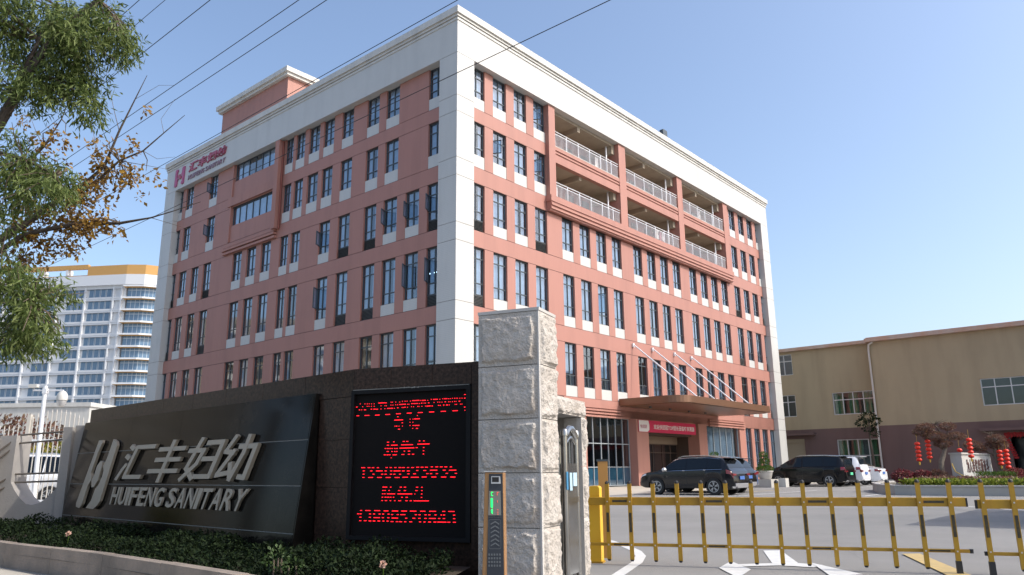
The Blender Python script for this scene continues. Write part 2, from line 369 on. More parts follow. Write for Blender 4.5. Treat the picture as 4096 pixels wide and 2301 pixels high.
def strip(name, path, w, m, z=0.004):
    v = []; n = len(path)
    for i, p in enumerate(path):
        a = Vector(path[max(i - 1, 0)]); b = Vector(path[min(i + 1, n - 1)]); d = (b - a).normalized(); q = Vector((-d.y, d.x)) * w / 2
        v += [(p[0] + q.x, p[1] + q.y, z), (p[0] - q.x, p[1] - q.y, z)]
    o = MB().add(v, [(2 * i, 2 * i + 1, 2 * i + 3, 2 * i + 2) for i in range(n - 1)]).build(name, m); o['kind'] = 'structure'; return o
strip('road_marking', [(1.32, 12.9), (1.46, 12.2), (1.57, 11.4), (1.62, 10.7), (1.58, 10.1), (1.42, 9.4), (1.05, 8.3), (0.5, 7.0)], 0.13, 'paint_white')
for sp_, sw_ in MARKS: strip('asphalt_seam', sp_, sw_, 'asphalt_seam', 0.002)
# three-way arrow painted on the drive
mark('road_marking', [(3.27, 10.6), (3.50, 10.6), (3.22, 9.18), (2.93, 9.20)], 'paint_white')
mark('road_marking', [(2.93, 9.196), (3.22, 9.176), (3.42, 8.98), (3.24, 8.78), (2.94, 8.98), (2.54, 8.92), (2.50, 9.12)], 'paint_white')
mark('road_marking', [(2.52, 9.42), (2.22, 8.80), (2.20, 8.0), (2.52, 8.64)], 'paint_white')
mark('road_marking', [(3.36, 9.18), (3.50, 8.16), (3.12, 8.0), (3.26, 8.66)], 'paint_white')
mark('road_marking', [(4.80, 10.0), (5.02, 10.0), (4.48, 7.9), (4.24, 7.9)], 'paint_yellow')
strip('road_marking', [(12.16, 23.42), (12.4, 19.9), (12.7, 17.5)], 0.14, 'paint_white')
def lw(x0, y0, x1, y1, w=0.13, m='paint_white'): strip('road_marking', [W(x0, y0), W(x1, y1)], w, m, 0.008)
for x in (-1.0, 1.7, 4.6, 7.3, 17.4, 20.2, 23.0, 25.8): lw(x, -8.9, x, -14.3)
lw(-1.0, -14.3, 10.5, -14.3); lw(17.4, -14.3, 27, -14.3)
lw(7.3, -11.2, 10.4, -11.2, 0.13, 'paint_yellow'); lw(7.3, -12.4, 10.8, -12.4, 0.13, 'paint_yellow')
strip('road_marking', [(13.3, 30.2), (15.0, 32.3)], 0.13, 'paint_white')

# ------------------------------------------------------------------ main building
B = empty('office_building', (BP.x, BP.y, 0), BROT, 'six storey salmon and white tiled factory office building with balconies on its sunlit front', 'building')
LR, LL, H = 44.23, 35.53, 27.5      # front length (x), side length (y), height
REC = 0.4                            # tiled wall sits this far behind the white frame
WT = [4.50, 8.95, 13.40, 17.22, 21.05, 24.62]     # window tops
PB = [0.35, 5.57, 10.0, 14.40, 18.25, 21.95]      # bottoms of the white panels
WB = [0.35, 6.24, 10.66, 15.05, 19.0, 22.65]      # window bottoms
colsR = [c for b in (1.53, 10.22, 18.95, 27.6, 36.15) for c in (b, b + 1.97, b + 3.93, b + 5.89)]
wR = 1.22
colsL = {1: (1.53, 2.75), 2: (3.45, 4.64), 3: (5.40, 6.65), 4: (7.33, 8.54), 5: (9.95, 11.17), 6: (12.03, 13.22), 7: (13.66, 14.9), 8: (15.4, 16.48), 9: (16.82, 17.8),
         10: (18.95, 20.19), 11: (20.88, 22.12), 12: (22.82, 24.1), 13: (27.31, 28.54), 14: (29.28, 30.45), 15: (31.24, 32.47), 16: (33.03, 34.15)}
def facade_map(side):
    # returns a function (u, outward, z) -> local point of the building
    if side == 'R': return lambda u, d, z: (u, -d, z)
    return lambda u, d, z: (-d, u, z)
def fbox(mb, side, u0, u1, d0, d1, z0, z1, mi=0):
    a = facade_map(side)(u0, d0, z0); b = facade_map(side)(u1, d1, z1); mb.box(a[0], b[0], a[1], b[1], z0, z1, mi)
# openings by floor: floor index 0..5 -> list of (u0,u1,kind)
opR = {k: [] for k in range(6)}; opL = {k: [] for k in range(6)}
louR = {(3, 0), (3, 3), (2, 0), (2, 3), (3, 16), (3, 19), (2, 16), (2, 19), (1, 19), (1, 0), (1, 16)}
for k in range(1, 6):
    for i, c in enumerate(colsR):
        if k >= 4 and 4 <= i <= 15: continue
        opR[k].append((c, c + wR, 'louvre' if (k, i) in louR else 'panel'))
for c in (1.53, 3.50, 5.46, 7.42): opR[0].append((c, c + wR, 'tall'))
for c in (36.15, 37.95, 39.72, 41.45): opR[0].append((c, c + 1.2, 'tall'))
louL = {(3, 1), (3, 4), (3, 5), (3, 13), (3, 16), (2, 1), (2, 4), (2, 5), (2, 13), (2, 16), (1, 1), (1, 4)}
for k in range(0, 6):
    for i, (a, b) in colsL.items():
        if k >= 4 and i in (2, 10, 11, 12, 14): continue
        if k < 4 and i == 7: continue
        opL[k].append((a, b, 'louvre' if (k, i) in louL else ('tall' if k == 0 else 'panel')))
for k in (4, 5): opL[k].append((19.2, 24.72, 'ribbon'))
wall = MB(); panels = []; windows = []
for side, ops, Lt in (('R', opR, LR), ('L', opL, LL)):
    for k in range(6):
        z0 = PB[k]; z1 = WT[k]
        # spandrel band under this floor
        zb = WT[k - 1] + 0.03 if k else 0.0
        if not (side == 'R' and k == 0): pass
        def band(u0, u1, za, zc):
            fbox(wall, side, u0, u1, -REC, -REC - 0.28, za, zc)
        lo, hi = 1.3, Lt - 1.1
        if side == 'R' and k >= 4:
            segs = [(lo, 8.7), (35.2, hi)]
        elif side == 'R' and k == 0: segs = []
        elif side == 'R' and k == 1: segs = [(lo, hi)]
        else: segs = [(lo, hi)]
        for a, b in segs: band(a, b, zb, z0 - 0.03)
        o = sorted(ops[k])
        if side == 'R' and k == 0:
            rngs = [(lo, 12.3, [q for q in o if q[1] < 12]), (34.95, hi, [q for q in o if q[0] > 34])]
        elif side == 'R' and k >= 4:
            rngs = [(lo, 8.7, [q for q in o if q[1] < 9]), (35.2, hi, [q for q in o if q[0] > 35])]
        else: rngs = [(lo, hi, o)]
        for a, b, oo in rngs:
            x = a
            zt = z1 if k < 5 else 24.62
            for q in oo:
                if q[0] > x: fbox(wall, side, x, q[0], -REC, -REC - 0.28, z0, zt)
                x = q[1]
            if b > x: fbox(wall, side, x, b, -REC, -REC - 0.28, z0, zt)
        for q in o:
            windows.append((side, k, q))
            if q[2] == 'ribbon': fbox(wall, side, q[0], q[1], -REC, -REC - 0.28, z0, (WT[k] - 1.45 if k == 5 else 19.55) - 0.001)
wo_ = wall.build('tiled_wall', 'salmon_tile', B)
# recessed joint backing, floors and dark rooms behind the windows
core = MB()
for z in [0.1] + [PB[k] - 0.35 for k in range(1, 6)] + [24.7]:
    core.box(0.72, LR - 0.72, 0.72, LL - 0.72, z, z + 0.25)
core.build('floor_slab', 'dark_room', B)
cr = MB()
cr.box(5.5, 5.7, 5.5, LL - 0.7, 0.35, 26.4); cr.box(5.5, LR - 0.8, 5.5, 5.7, 0.35, 26.4)
for x in (10.0, 18.7, 27.3, 35.6): cr.box(x - 0.08, x + 0.08, 2.75, 5.5, 0.35, 26.4)
for y in (9.3, 11.6, 18.4, 25.6): cr.box(0.7, 5.5, y - 0.08, y + 0.08, 0.35, 26.4)
cr.box(LR - 0.85, LR - 0.6, 0.7, LL - 0.6, 0.3, 26.5); cr.box(0.7, LR - 0.6, LL - 0.85, LL - 0.6, 0.3, 26.5)
cr.build('interior_wall', 'dark_room', B)
jb = MB()
for side, Lt in (('R', LR), ('L', LL)):
    for k in range(1, 6):
        for z in ((PB[k] - 0.015), (WT[k - 1] + 0.015)):
            segs = [(1.3, Lt - 1.1)] if not (side == 'R' and k >= 4) else [(1.3, 8.7), (35.2, Lt - 1.1)]
            for a, b in segs: fbox(jb, side, a, b, -REC - 0.02, -REC - 0.25, z - 0.02, z + 0.02)
jb.build('wall_joint', 'joint', B)
# white frame: corner pilasters, top band, cornice
pil = MB()
PJ = [0.0, 4.53, 5.55, 8.95, 9.97, 13.34, 14.36, 17.1, 18.15, 20.95, 21.95, 24.63]
def pil_seg(x0, x1, y0, y1):
    for a, b in zip(PJ[:-1], PJ[1:]): pil.box(x0, x1, y0, y1, a + 0.012, b - 0.012)
for a_ in ((0, 1.42, 0, 1.45), (42.6, LR, 0, 0.75), (0, 0.75, 33.75, LL)):
    pil = MB(); pil_seg(*a_); pil.build('white_pilaster', 'white_tile', B)['kind'] = 'stuff'
pj = MB(); pj.box(0.02, 1.40, 0.02, 1.43, 0, 24.6); pj.box(42.62, LR - 0.02, 0.02, 0.73, 0, 24.6); pj.box(0.02, 0.73, 33.77, LL - 0.02, 0, 24.6)
pj.build('pilaster_joint', 'joint', B)
tb = MB(); tb.box(0, LR, 0, 0.68, 24.642, 26.9); tb.box(0, 0.68, 0.68, LL, 24.642, 26.9); tb.box(LR - 0.3, LR, 0.68, LL, 0.0, 26.9); tb.box(0.68, LR - 0.3, LL - 0.3, LL, 0.0, 26.9)
tb.build('white_band', 'white_tile', B)
co = MB()
for o_, z0, z1 in ((0.05, 26.70, 26.84), (0.11, 26.90, 26.97), (0.08, 26.97, 27.08), (0.19, 27.08, 27.50)):
    co.box(-o_, LR + o_, -o_, 0.75, z0, z1); co.box(-o_, 0.75, 0.75, LL + o_, z0, z1)
    co.box(LR - 0.5, LR + o_, 0.75, LL + o_, z0, z1); co.box(0.75, LR - 0.5, LL - 0.5, LL + o_, z0, z1)
co.build('cornice', 'white_render', B)
rf = MB(); rf.box(0.75, LR - 0.5, 0.75, LL - 0.5, 26.2, 26.4); rf.build('roof', 'concrete', B)
rh = MB(); rh.box(3.0, 9.0, 22.3, 32.5, 26.41, 32.5); rh.build('roof_house', 'salmon_plain', B)
rc = MB(); rc.box(2.72, 9.3, 22.0, 32.8, 32.45, 32.7); rc.box(2.55, 9.45, 21.85, 32.95, 32.7, 33.1); rc.build('roof_house_cornice', 'white_render', B)
rb = MB(); rb.box(5.6, 8.6, 19.6, 22.28, 29.6, 29.9); rb.box(5.6, 8.6, 19.5, 22.28, 29.9, 30.6); rb.build('roof_house_awning', ['salmon_plain'], B)
# windows -----------------------------------------------------------
rnd = random.Random(5)
WM = {}
def window_meshes(w, h, kind):
    key = (round(w, 2), round(h, 2), kind)
    if key in WM: return WM[key]
    f = MB(); t = 0.055; d0, d1 = -0.03, 0.05
    f.box(0, w, d0, d1, 0, t); f.box(0, w, d0, d1, h - t, h); f.box(0, t, d0, d1, t, h - t); f.box(w - t, w, d0, d1, t, h - t)
    if kind == 'ribbon':
        n = 6; xs = [w * i / n for i in range(1, n)]; zs = []
    elif kind == 'tall': xs = [w / 2]; zs = [h * 0.38, h * 0.74]
    else: xs = [w / 2]; zs = [h * 0.25, h - 0.62]
    for x in xs: f.box(x - 0.035, x + 0.035, d0, d1 - 0.005, t, h - t)
    zz = [t] + zs + [h - t]; xx = [t] + xs + [w - t]
    for z in zs: f.box(t, w - t, d0 + 0.004, d1 - 0.009, z - 0.03, z + 0.03)
    fm = f.mesh('window_frame', 'frame_dark')
    cells = []
    for i in range(len(xx) - 1):
        for j in range(len(zz) - 1):
            p = MB(); x0, x1 = xx[i] + 0.02, xx[i + 1] - 0.02; z0, z1 = zz[j] + 0.02, zz[j + 1] - 0.02
            p.add([(x0, 0.01, z0), (x1, 0.01, z0), (x1, 0.01, z1), (x0, 0.01, z1)], [(0, 1, 2, 3)]); cells.append(p)
    pm = [c.mesh('pane', 'glass_blue') for c in cells]
    al = MB()
    for c in cells: al.add(c.v, c.f)
    am = al.mesh('panes', 'glass_blue')
    WM[key] = (fm, pm, am); return WM[key]
CM = {}
def curtain_mesh(w, h, v):
    key = (round(w, 1), round(h, 1), v)
    if key in CM: return CM[key]
    r = random.Random(v); m = MB()
    def drape(x0, x1, z0, z1):
        n = max(4, int((x1 - x0) / 0.055)); vs = []
        for i in range(n + 1):
            x = x0 + (x1 - x0) * i / n; y = 0.03 * math.sin(i * 1.9 + r.random())
            vs += [(x, y, z0), (x, y, z1)]
        m.add(vs, [(2 * i, 2 * i + 2, 2 * i + 3, 2 * i + 1) for i in range(n)])
    if v == 0: drape(0.03, w - 0.03, 0.02, h - 0.05)
    elif v == 1: drape(0.03, w * 0.45, 0.02, h - 0.05); drape(w * 0.8, w - 0.03, 0.02, h - 0.05)
    elif v == 2: drape(0.03, w * 0.3, 0.02, h - 0.05); drape(w * 0.62, w - 0.03, 0.02, h - 0.05)
    else: drape(0.03, w - 0.03, h * 0.3, h - 0.05)
    CM[key] = m.mesh('curtain', 'curtain', True); return CM[key]
bars_m = {}
OPEN = {('R', 5, 3), ('R', 4, 1), ('R', 4, 3), ('R', 5, 5), ('L', 3, 2), ('L', 2, 2), ('L', 3, 1), ('L', 2, 1), ('L', 3, 6), ('L', 2, 6), ('L', 3, 3), ('L', 5, 13), ('L', 4, 13), ('R', 2, 6)}
npane = 0
spm = {}
for side, k, (u0, u1, kind) in windows:
    w = u1 - u0
    zb = PB[k] if kind == 'tall' else WB[k]
    if kind == 'ribbon': zb = WT[k] - 1.45 if k == 5 else 19.55
    h = WT[k] - zb - (0.0)
    if side == 'R': loc = (u0, REC + 0.15, zb); rot = 0.0
    else: loc = (REC + 0.15, u1, zb); rot = -math.pi / 2
    fm, pm, am = window_meshes(w, h, kind)
    fr = inst('window', fm, B, loc, (0, 0, rot))
    dist = (u0 if side == 'R' else u0 * 1.1) + abs(k - 2) * 2
    if dist < 21 and npane < 290 and kind != 'ribbon':
        for p in pm: inst('pane', p, fr); npane += 1
    else: inst('panes', am, fr)
    v = rnd.choice([0, 0, 1, 2, 0, 0] if (side == 'R' and k >= 2) else ([0, 1, 0, 2, 3, 0] if k >= 3 else [9, 1, 2, 0, 3, 0]))
    if k == 0 and u0 > 30: v = rnd.choice([0, 1])
    if v != 9: inst('curtain', curtain_mesh(w, h, v), fr, (0, 0.14, 0))
    if kind != 'ribbon' and k >= 1:        # safety bars across the lowest lights
        key = (round(w, 2),)
        if key not in bars_m:
            q = MB()
            for i in range(1, 10): q.box(w * i / 10 - 0.008, w * i / 10 + 0.008, 0.065, 0.08, 0.05, 0.6)
            q.box(0.05, w - 0.05, 0.065, 0.08, 0.6, 0.62); bars_m[key] = q.mesh('safety_bars', 'white_metal')
        inst('safety_bars', bars_m[key], fr)
    ci = [i for i, c in enumerate(colsR) if abs(c - u0) < 0.02] if side == 'R' else [i for i, c in colsL.items() if abs(c[0] - u0) < 0.02]
    if ci and (side, k, ci[0]) in OPEN and kind != 'ribbon':
        zs0, zs1 = h * 0.27, h - 0.64
        s_ = MB(); t = 0.05; ww = w / 2 - 0.05
        s_.box(0, ww, -0.03, 0.02, zs0, zs0 + t); s_.box(0, ww, -0.03, 0.02, zs1 - t, zs1); s_.box(0, t, -0.03, 0.02, zs0 + t, zs1 - t); s_.box(ww - t, ww, -0.03, 0.02, zs0 + t, zs1 - t)
        s_.add([(t, -0.005, zs0 + t), (ww - t, -0.005, zs0 + t), (ww - t, -0.005, zs1 - t), (t, -0.005, zs1 - t)], [(0, 1, 2, 3)], 1)
        inst('open_sash', s_.mesh('open_sash', ['frame_dark', 'glass_blue']), fr, (0.05, -0.05, 0), (0, 0, R(-62)))
    # panel or louvre below
    if kind in ('panel', 'louvre'):
        ph = WB[k] - PB[k]
        key = (kind, round(w, 2), round(ph, 2))
        if key not in spm:
            q = MB()
            if kind == 'panel': q.box(0.0, w, -0.10, 0.1, 0.0, ph); spm[key] = q.mesh('white_panel', 'white_tile')
            else:
                q.box(0, w, 0.03, 0.1, 0, ph, 1)
                n = 8
                for i in range(n):
                    z = ph * (i + 0.15) / n; q.add([(0.02, 0.03, z + 0.05), (w - 0.02, 0.03, z + 0.05), (w - 0.02, -0.05, z), (0.02, -0.05, z)], [(0, 1, 2, 3)])
                spm[key] = q.mesh('louvre', ['louvre', 'frame_dark'])
        if side == 'R': inst('white_panel' if kind == 'panel' else 'louvre', spm[key], B, (u0, REC + 0.12, PB[k]))
        else: inst('white_panel' if kind == 'panel' else 'louvre', spm[key], B, (REC + 0.12, u1, PB[k]), (0, 0, -math.pi / 2))
# lit tubes seen through two open side windows
lt = MB(); lt.box(2.2, 2.28, 2.0, 4.6, 12.55, 12.6); lt.box(3.4, 3.48, 2.0, 4.6, 12.55, 12.6)
lt.build('tube_lamp', 'led_face', B).data.materials[0] = mat('lamp_tube', (0.8, 0.85, 0.9), 0.5, emit=(0.8, 0.95, 1.0), estr=2.2)
# side (left) facade ribbon surround
sb = MB()
fbox(sb, 'L', 18.05, 18.55, -REC + 0.005, 0.0, 17.9, 24.6)
fbox(sb, 'L', 18.05, 25.2, -REC + 0.005, -REC + 0.16, 21.15, 21.85)
for z, e in ((18.0, 0.2), (17.75, 0.28), (17.5, 0.2)): fbox(sb, 'L', 18.3, 25.4, -REC + 0.003, -REC + e, z - 0.2, z - 0.02)
fbox(sb, 'L', 24.78, 24.95, -REC + 0.005, -REC + 0.1, 18.3, 24.6)
sb.build('side_moulding', 'salmon_plain', B)
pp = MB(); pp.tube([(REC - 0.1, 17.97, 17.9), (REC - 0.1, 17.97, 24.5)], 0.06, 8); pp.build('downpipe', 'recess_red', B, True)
# balconies ------------------------------------------------------------
BX = [(9.34, 17.1), (18.0, 25.9), (26.75, 34.4)]
bf = MB()
cx = [(8.66, 9.34), (17.1, 18.0), (25.9, 26.75), (34.4, 35.25)]
for a, b in cx: bf.box(a, b, 0.12, 2.6, 18.27, 24.635)
for a, b in BX:
    bf.box(a, b, 0.16, 0.5, 20.76, 21.28); bf.box(a, b, 0.22, 0.5, 21.28, 21.40); bf.box(a, b, 0.16, 0.5, 21.40, 21.52); bf.box(a, b, 0.22, 0.5, 21.52, 21.62); bf.box(a, b, 0.14, 0.5, 21.62, 21.86)
bf.box(8.55, 35.35, -0.06, 2.6, 17.85, 18.265)
for o_, z0, z1 in ((0.0, 17.74, 17.85), (-0.05, 17.60, 17.74), (0.05, 17.50, 17.60), (-0.0, 17.36, 17.50), (0.1, 17.25, 17.36)): bf.box(8.62, 35.28, o_, 0.39, z0, z1)
bf.build('balcony_frame', 'salmon_plain', B)
bi = MB()
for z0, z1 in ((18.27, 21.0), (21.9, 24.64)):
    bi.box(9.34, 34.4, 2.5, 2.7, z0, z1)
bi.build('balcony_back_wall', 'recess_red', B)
bc = MB()
for a, b in BX:
    for z in (21.0, 24.5): bc.box(a - 0.01, b + 0.01, 0.50, 2.5, z - 0.13 if z < 22 else 24.45, z + 0.3 if z < 22 else 24.64)
    for z in (20.5, 24.1):
        m_ = a + (b - a) * 0.42; bc.box(m_ - 0.14, m_ + 0.14, 0.5, 2.5, z, z + 0.4); bc.box(b - 0.35, b - 0.01, 0.5, 2.5, z - 0.25, z + 0.4)
    for z in (18.27, 21.861): bc.box(a, b, 0.15, 2.5, z - 0.0, z + 0.05)
bc.build('balcony_ceiling', 'cream', B)
dr = MB()
for a, b in BX:
    for z in (18.32, 21.92):
        for f in (0.18, 0.55, 0.8): x = a + (b - a) * f; dr = MB(); dr.box(x, x + 0.85, 2.44, 2.5, z, z + 2.0); dr.build('balcony_door', 'frame_dark', B)
for a, b in BX:
    for z in (18.27, 21.87):
        r_ = MB(); ht = 1.12
        r_.tube([(a + 0.02, 0.22, z + ht), (b - 0.02, 0.22, z + ht)], 0.035, 6)
        r_.box(a + 0.02, b - 0.02, 0.20, 0.24, z + 0.93, z + 0.965); r_.box(a + 0.02, b - 0.02, 0.20, 0.24, z + 0.06, z + 0.09)
        n = int((b - a) / 0.135)
        for i in range(1, n):
            x = a + (b - a) * i / n; big = i % 10 == 0
            t = 0.028 if big else 0.011
            r_.box(x - t, x + t, 0.21 - (0.01 if big else 0), 0.232 + (0.01 if big else 0), z + 0.0, z + (ht if big else 0.93))
        r_.build('balcony_railing', 'white_metal', B)
    q = MB(); q.tube([(b - 0.5, 0.9, 18.3), (b - 0.5, 0.9, 24.5)], 0.07, 8); q.build('drain_pipe', 'white_metal', B, True)
# clothes hung on the balcony
for (x, z, m_, w_) in ((22.6, 18.6, 'banner_white', 0.35), (23.1, 18.55, 'crimson', 0.3), (23.5, 18.6, 'banner_white', 0.3), (30.1, 22.1, 'banner_white', 0.3), (14.4, 22.1, 'banner_white', 0.4), (9.6, 18.5, 'banner_white', 0.3)):
    q = MB(); n = 6
    vs = []
    for i in range(n + 1):
        for j in range(4): vs.append((x + w_ * i / n, 0.42 + 0.03 * math.sin(i * 2.1 + j), z + 0.24 * j))
    q.add(vs, [(i * 4 + j, i * 4 + j + 1, (i + 1) * 4 + j + 1, (i + 1) * 4 + j) for i in range(n) for j in range(3)])
    o = q.build('garment', m_, None); o.location = (BP.x, BP.y, 0); o.rotation_euler = (0, 0, BROT)
    tag(o, {22.6: 'pale garment hung behind the lower middle balcony railing, left of a red one', 23.1: 'red garment hung behind the lower middle balcony railing', 23.5: 'pale garment hung behind the lower middle balcony railing, right of a red one',
            30.1: 'pale garment hung behind the upper right balcony railing', 14.4: 'pale garment hung behind the upper left balcony railing', 9.6: 'pale garment at the left end of the lower left balcony'}[x], 'laundry', 'washing hung on the balconies')
# ground floor entrance --------------------------------------------------
ent = MB()
yW = REC
ent.box(12.3, 16.0, yW - 0.0, yW + 0.28, 4.55, 5.54); ent.box(16.0, 29.9, yW, yW + 0.28, 4.45, 5.54); ent.box(29.9, 34.95, yW, yW + 0.28, 4.55, 5.54)
ent.box(1.3, 12.3, yW, yW + 0.28, 4.55, 5.54); ent.box(34.95, 43.0, yW, yW + 0.28, 4.53, 5.54)
ent.box(17.55, 19.1, -0.05, 0.9, 0.0, 4.45); ent.box(26.6, 27.95, -0.05, 0.9, 0.0, 4.45); ent.box(34.9, 35.15, 0.38, 0.9, 0, 4.5)
ent.box(1.3, 1.6, 0.38, 0.7, 0, 0.34); ent.box(1.6, 12.3, 0.4, 0.7, 0, 0.34); ent.box(35.15, 42.9, 0.4, 0.7, 0, 0.34)
for z in (4.94, 4.74, 4.54):
    ent.box(9.9, 16.2, yW - 0.14, yW + 0.0, z - 0.13, z - 0.02); ent.box(29.2, 35.9, yW - 0.14, yW, z - 0.13, z - 0.02)
ent.box(9.9, 35.9, yW - 0.06, yW - 0.001, 5.0, 5.54)
ent.build('entrance_wall', 'salmon_plain', B)
lob = MB()
lob.box(19.1, 26.6, 2.6, 2.8, 0.0, 4.4); lob.box(19.1, 26.6, 0.6, 2.6, 3.5, 3.7); lob.box(18.9, 19.1, 0.9, 2.8, 0, 4.4); lob.box(26.6, 26.8, 0.9, 2.8, 0, 4.4)
lob.build('porch', mat('porch_brown', (0.075, 0.045, 0.032), 0.6).name, B)
def glazing(x0, x1, z0, z1, xs, zs, y, parent, fm='frame_grey', gm='glass_lobby', name='glazed_screen'):
    f = MB(); t = 0.06
    f.box(x0, x1, y, y + 0.1, z0, z0 + t); f.box(x0, x1, y, y + 0.1, z1 - t, z1)
    for x in [x0 + t / 2, x1 - t / 2] + xs: f.box(x - t / 2, x + t / 2, y + 0.002, y + 0.098, z0 + t, z1 - t)
    for z in zs: f.box(x0 + t, x1 - t, y + 0.006, y + 0.09, z - t / 2, z + t / 2)
    o = f.build(name, fm, parent)
    gx = [x0] + xs + [x1]; gz = [z0] + zs + [z1]
    for i in range(len(gx) - 1):
        for j in range(len(gz) - 1):
            p = MB(); p.add([(gx[i], y + 0.04, gz[j]), (gx[i + 1], y + 0.04, gz[j]), (gx[i + 1], y + 0.04, gz[j + 1]), (gx[i], y + 0.04, gz[j + 1])], [(0, 1, 2, 3)])
            p.build('pane', gm, o)
    return o
g1 = glazing(12.32, 17.53, 0.05, 4.48, [13.2, 14.1, 14.95, 15.85, 16.7], [1.25, 2.75], 0.55, B)
gs = MB(); gs.box(12.4, 17.5, 0.62, 0.64, 0.12, 1.2); gs.build('window_film', mat('film_blue', (0.06, 0.22, 0.33), 0.5, var=0.5, vscale=1.5, col2=(0.16, 0.34, 0.42)), B) if False else gs.build('window_film', 'plate_blue', B)
fm_ = mat('film_blue', (0.05, 0.19, 0.28), 0.5, var=0.6, vscale=1.5, col2=(0.16, 0.32, 0.38)); [o for o in B.children if o.name.startswith('window_film')][0].data.materials[0] = fm_
g2 = glazing(28.0, 34.88, 0.05, 4.48, [29.1, 30.3, 31.45, 32.6, 33.75], [1.95], 0.55, B)
cv = MB(); n = 90; vs = []
for i in range(n + 1):
    x = 28.1 + 6.7 * i / n; y = 0.95 + 0.06 * math.sin(i * 1.3) ; vs += [(x, y, 0.1), (x, y, 4.4)]
cv.add(vs, [(2 * i, 2 * i + 2, 2 * i + 3, 2 * i + 1) for i in range(n)]); cv.build('curtain', 'curtain', B, True)
g3 = glazing(19.12, 26.58, 0.05, 2.95, [20.3, 21.5, 22.9, 24.3, 25.5], [2.3], 1.9, B, 'porch_brown', 'glass_lobby')
lm = MB(); lm.box(19.1, 26.6, 1.85, 2.05, 2.95, 3.5); lm.build('porch_lintel', mat('porch_lintel', (0.20, 0.145, 0.10), 0.6).name, B)
# canopy
def canopy_outline(x0, x1, dep, r, n=8):
    P = [(x0, 0.33)]
    for cx_, a0 in ((x0 + r, 180), (x1 - r, 270)):
        for i in range(n + 1): t = R(a0 + 90 * i / n); P.append((cx_ + r * math.cos(t), -dep + r + r * math.sin(t)))
    P.append((x1, 0.33)); return P
cn = MB(); cn.prism(canopy_outline(16.1, 31.0, 4.45, 1.3), 5.29, 5.74, 'z'); cn.build('canopy', 'bronze_panel', B)
cu_ = MB(); cu_.prism(canopy_outline(16.3, 30.8, 4.25, 1.15), 5.25, 5.288, 'z'); cu_.build('canopy_soffit', 'bronze_panel', B)
dl = MB()
for x in (17.9, 20.6, 23.4, 26.0): dl.lathe([(0.0, 5.16), (0.1, 5.16), (0.11, 5.249)], x, -1.0, 0, 10)
dl.build('downlight', 'frame_dark', B)
for (xa, xb) in ((18.26, 19.0), (20.92, 21.6), (24.2, 24.6), (26.9, 27.3)):
    q = MB(); q.tube([(xa, REC - 0.15, 9.66), (xb, -4.0, 5.76)], 0.05, 8); q.box(xa - 0.09, xa + 0.09, REC - 0.12, REC - 0.001, 9.52, 9.8); q.box(xb - 0.1, xb + 0.1, -4.15, -3.9, 5.741, 5.82)
    q.build('tie_rod', 'white_metal', B, True)
fl = MB(); fl.tube([(24.4, 0.35, 27.5), (24.4, 0.35, 27.75)], 0.05, 6); fl.prism(rounded(24.05, 24.75, 27.72, 28.3, 0.1), 0.1, 0.42, 'y'); o = fl.build('floodlight', 'frame_dark'); o.location = (BP.x, BP.y, 0); o.rotation_euler = (0, 0, BROT)
tag(o, 'small dark floodlight standing on the roof edge above the balconies', 'floodlight')
an = MB(); an.tube([(2.2, 10.0, 26.4), (2.2, 10.0, 29.6)], 0.02, 5); an.tube([(2.2, 9.3, 29.5), (2.2, 10.9, 29.4)], 0.015, 5)
for i in range(5): an.tube([(1.9, 9.4 + i * 0.33, 29.48), (2.5, 9.4 + i * 0.33, 29.48)], 0.01, 4)
o = an.build('aerial', 'white_metal'); o.location = (BP.x, BP.y, 0); o.rotation_euler = (0, 0, BROT); tag(o, 'thin metal aerial on the roof behind the shaded side parapet', 'aerial')
# banner over the door
bn = MB(); bn.box(17.75, 26.0, -0.11, -0.08, 3.60, 4.41); ban = bn.build('banner', 'banner_red'); ban.location = (BP.x, BP.y, 0); ban.rotation_euler = (0, 0, BROT)
tag(ban, 'long red welcome banner with white writing hung over the entrance door', 'banner')
q = MB(); q.prism([(17.78, 3.62), (18.9, 3.62), (19.12, 3.75), (19.15, 4.1), (19.05, 4.39), (17.78, 4.39)], -0.116, -0.1105, 'y'); q.build('banner_patch', 'banner_white', ban)
me = fit_text('banner_text', '欢迎快团团TOP团长莅临蜂享溯源', 19.75, 25.75, 3.83, 4.17, 0.006, 'banner_white', bold=0.012); inst('banner_text', me, ban, (0, -0.111, 0))
me = fit_text('banner_logo', '快团团', 17.95, 18.8, 3.85, 4.1, 0.004, 'crimson', bold=0.01); inst('banner_logo', me, ban, (0, -0.117, 0))
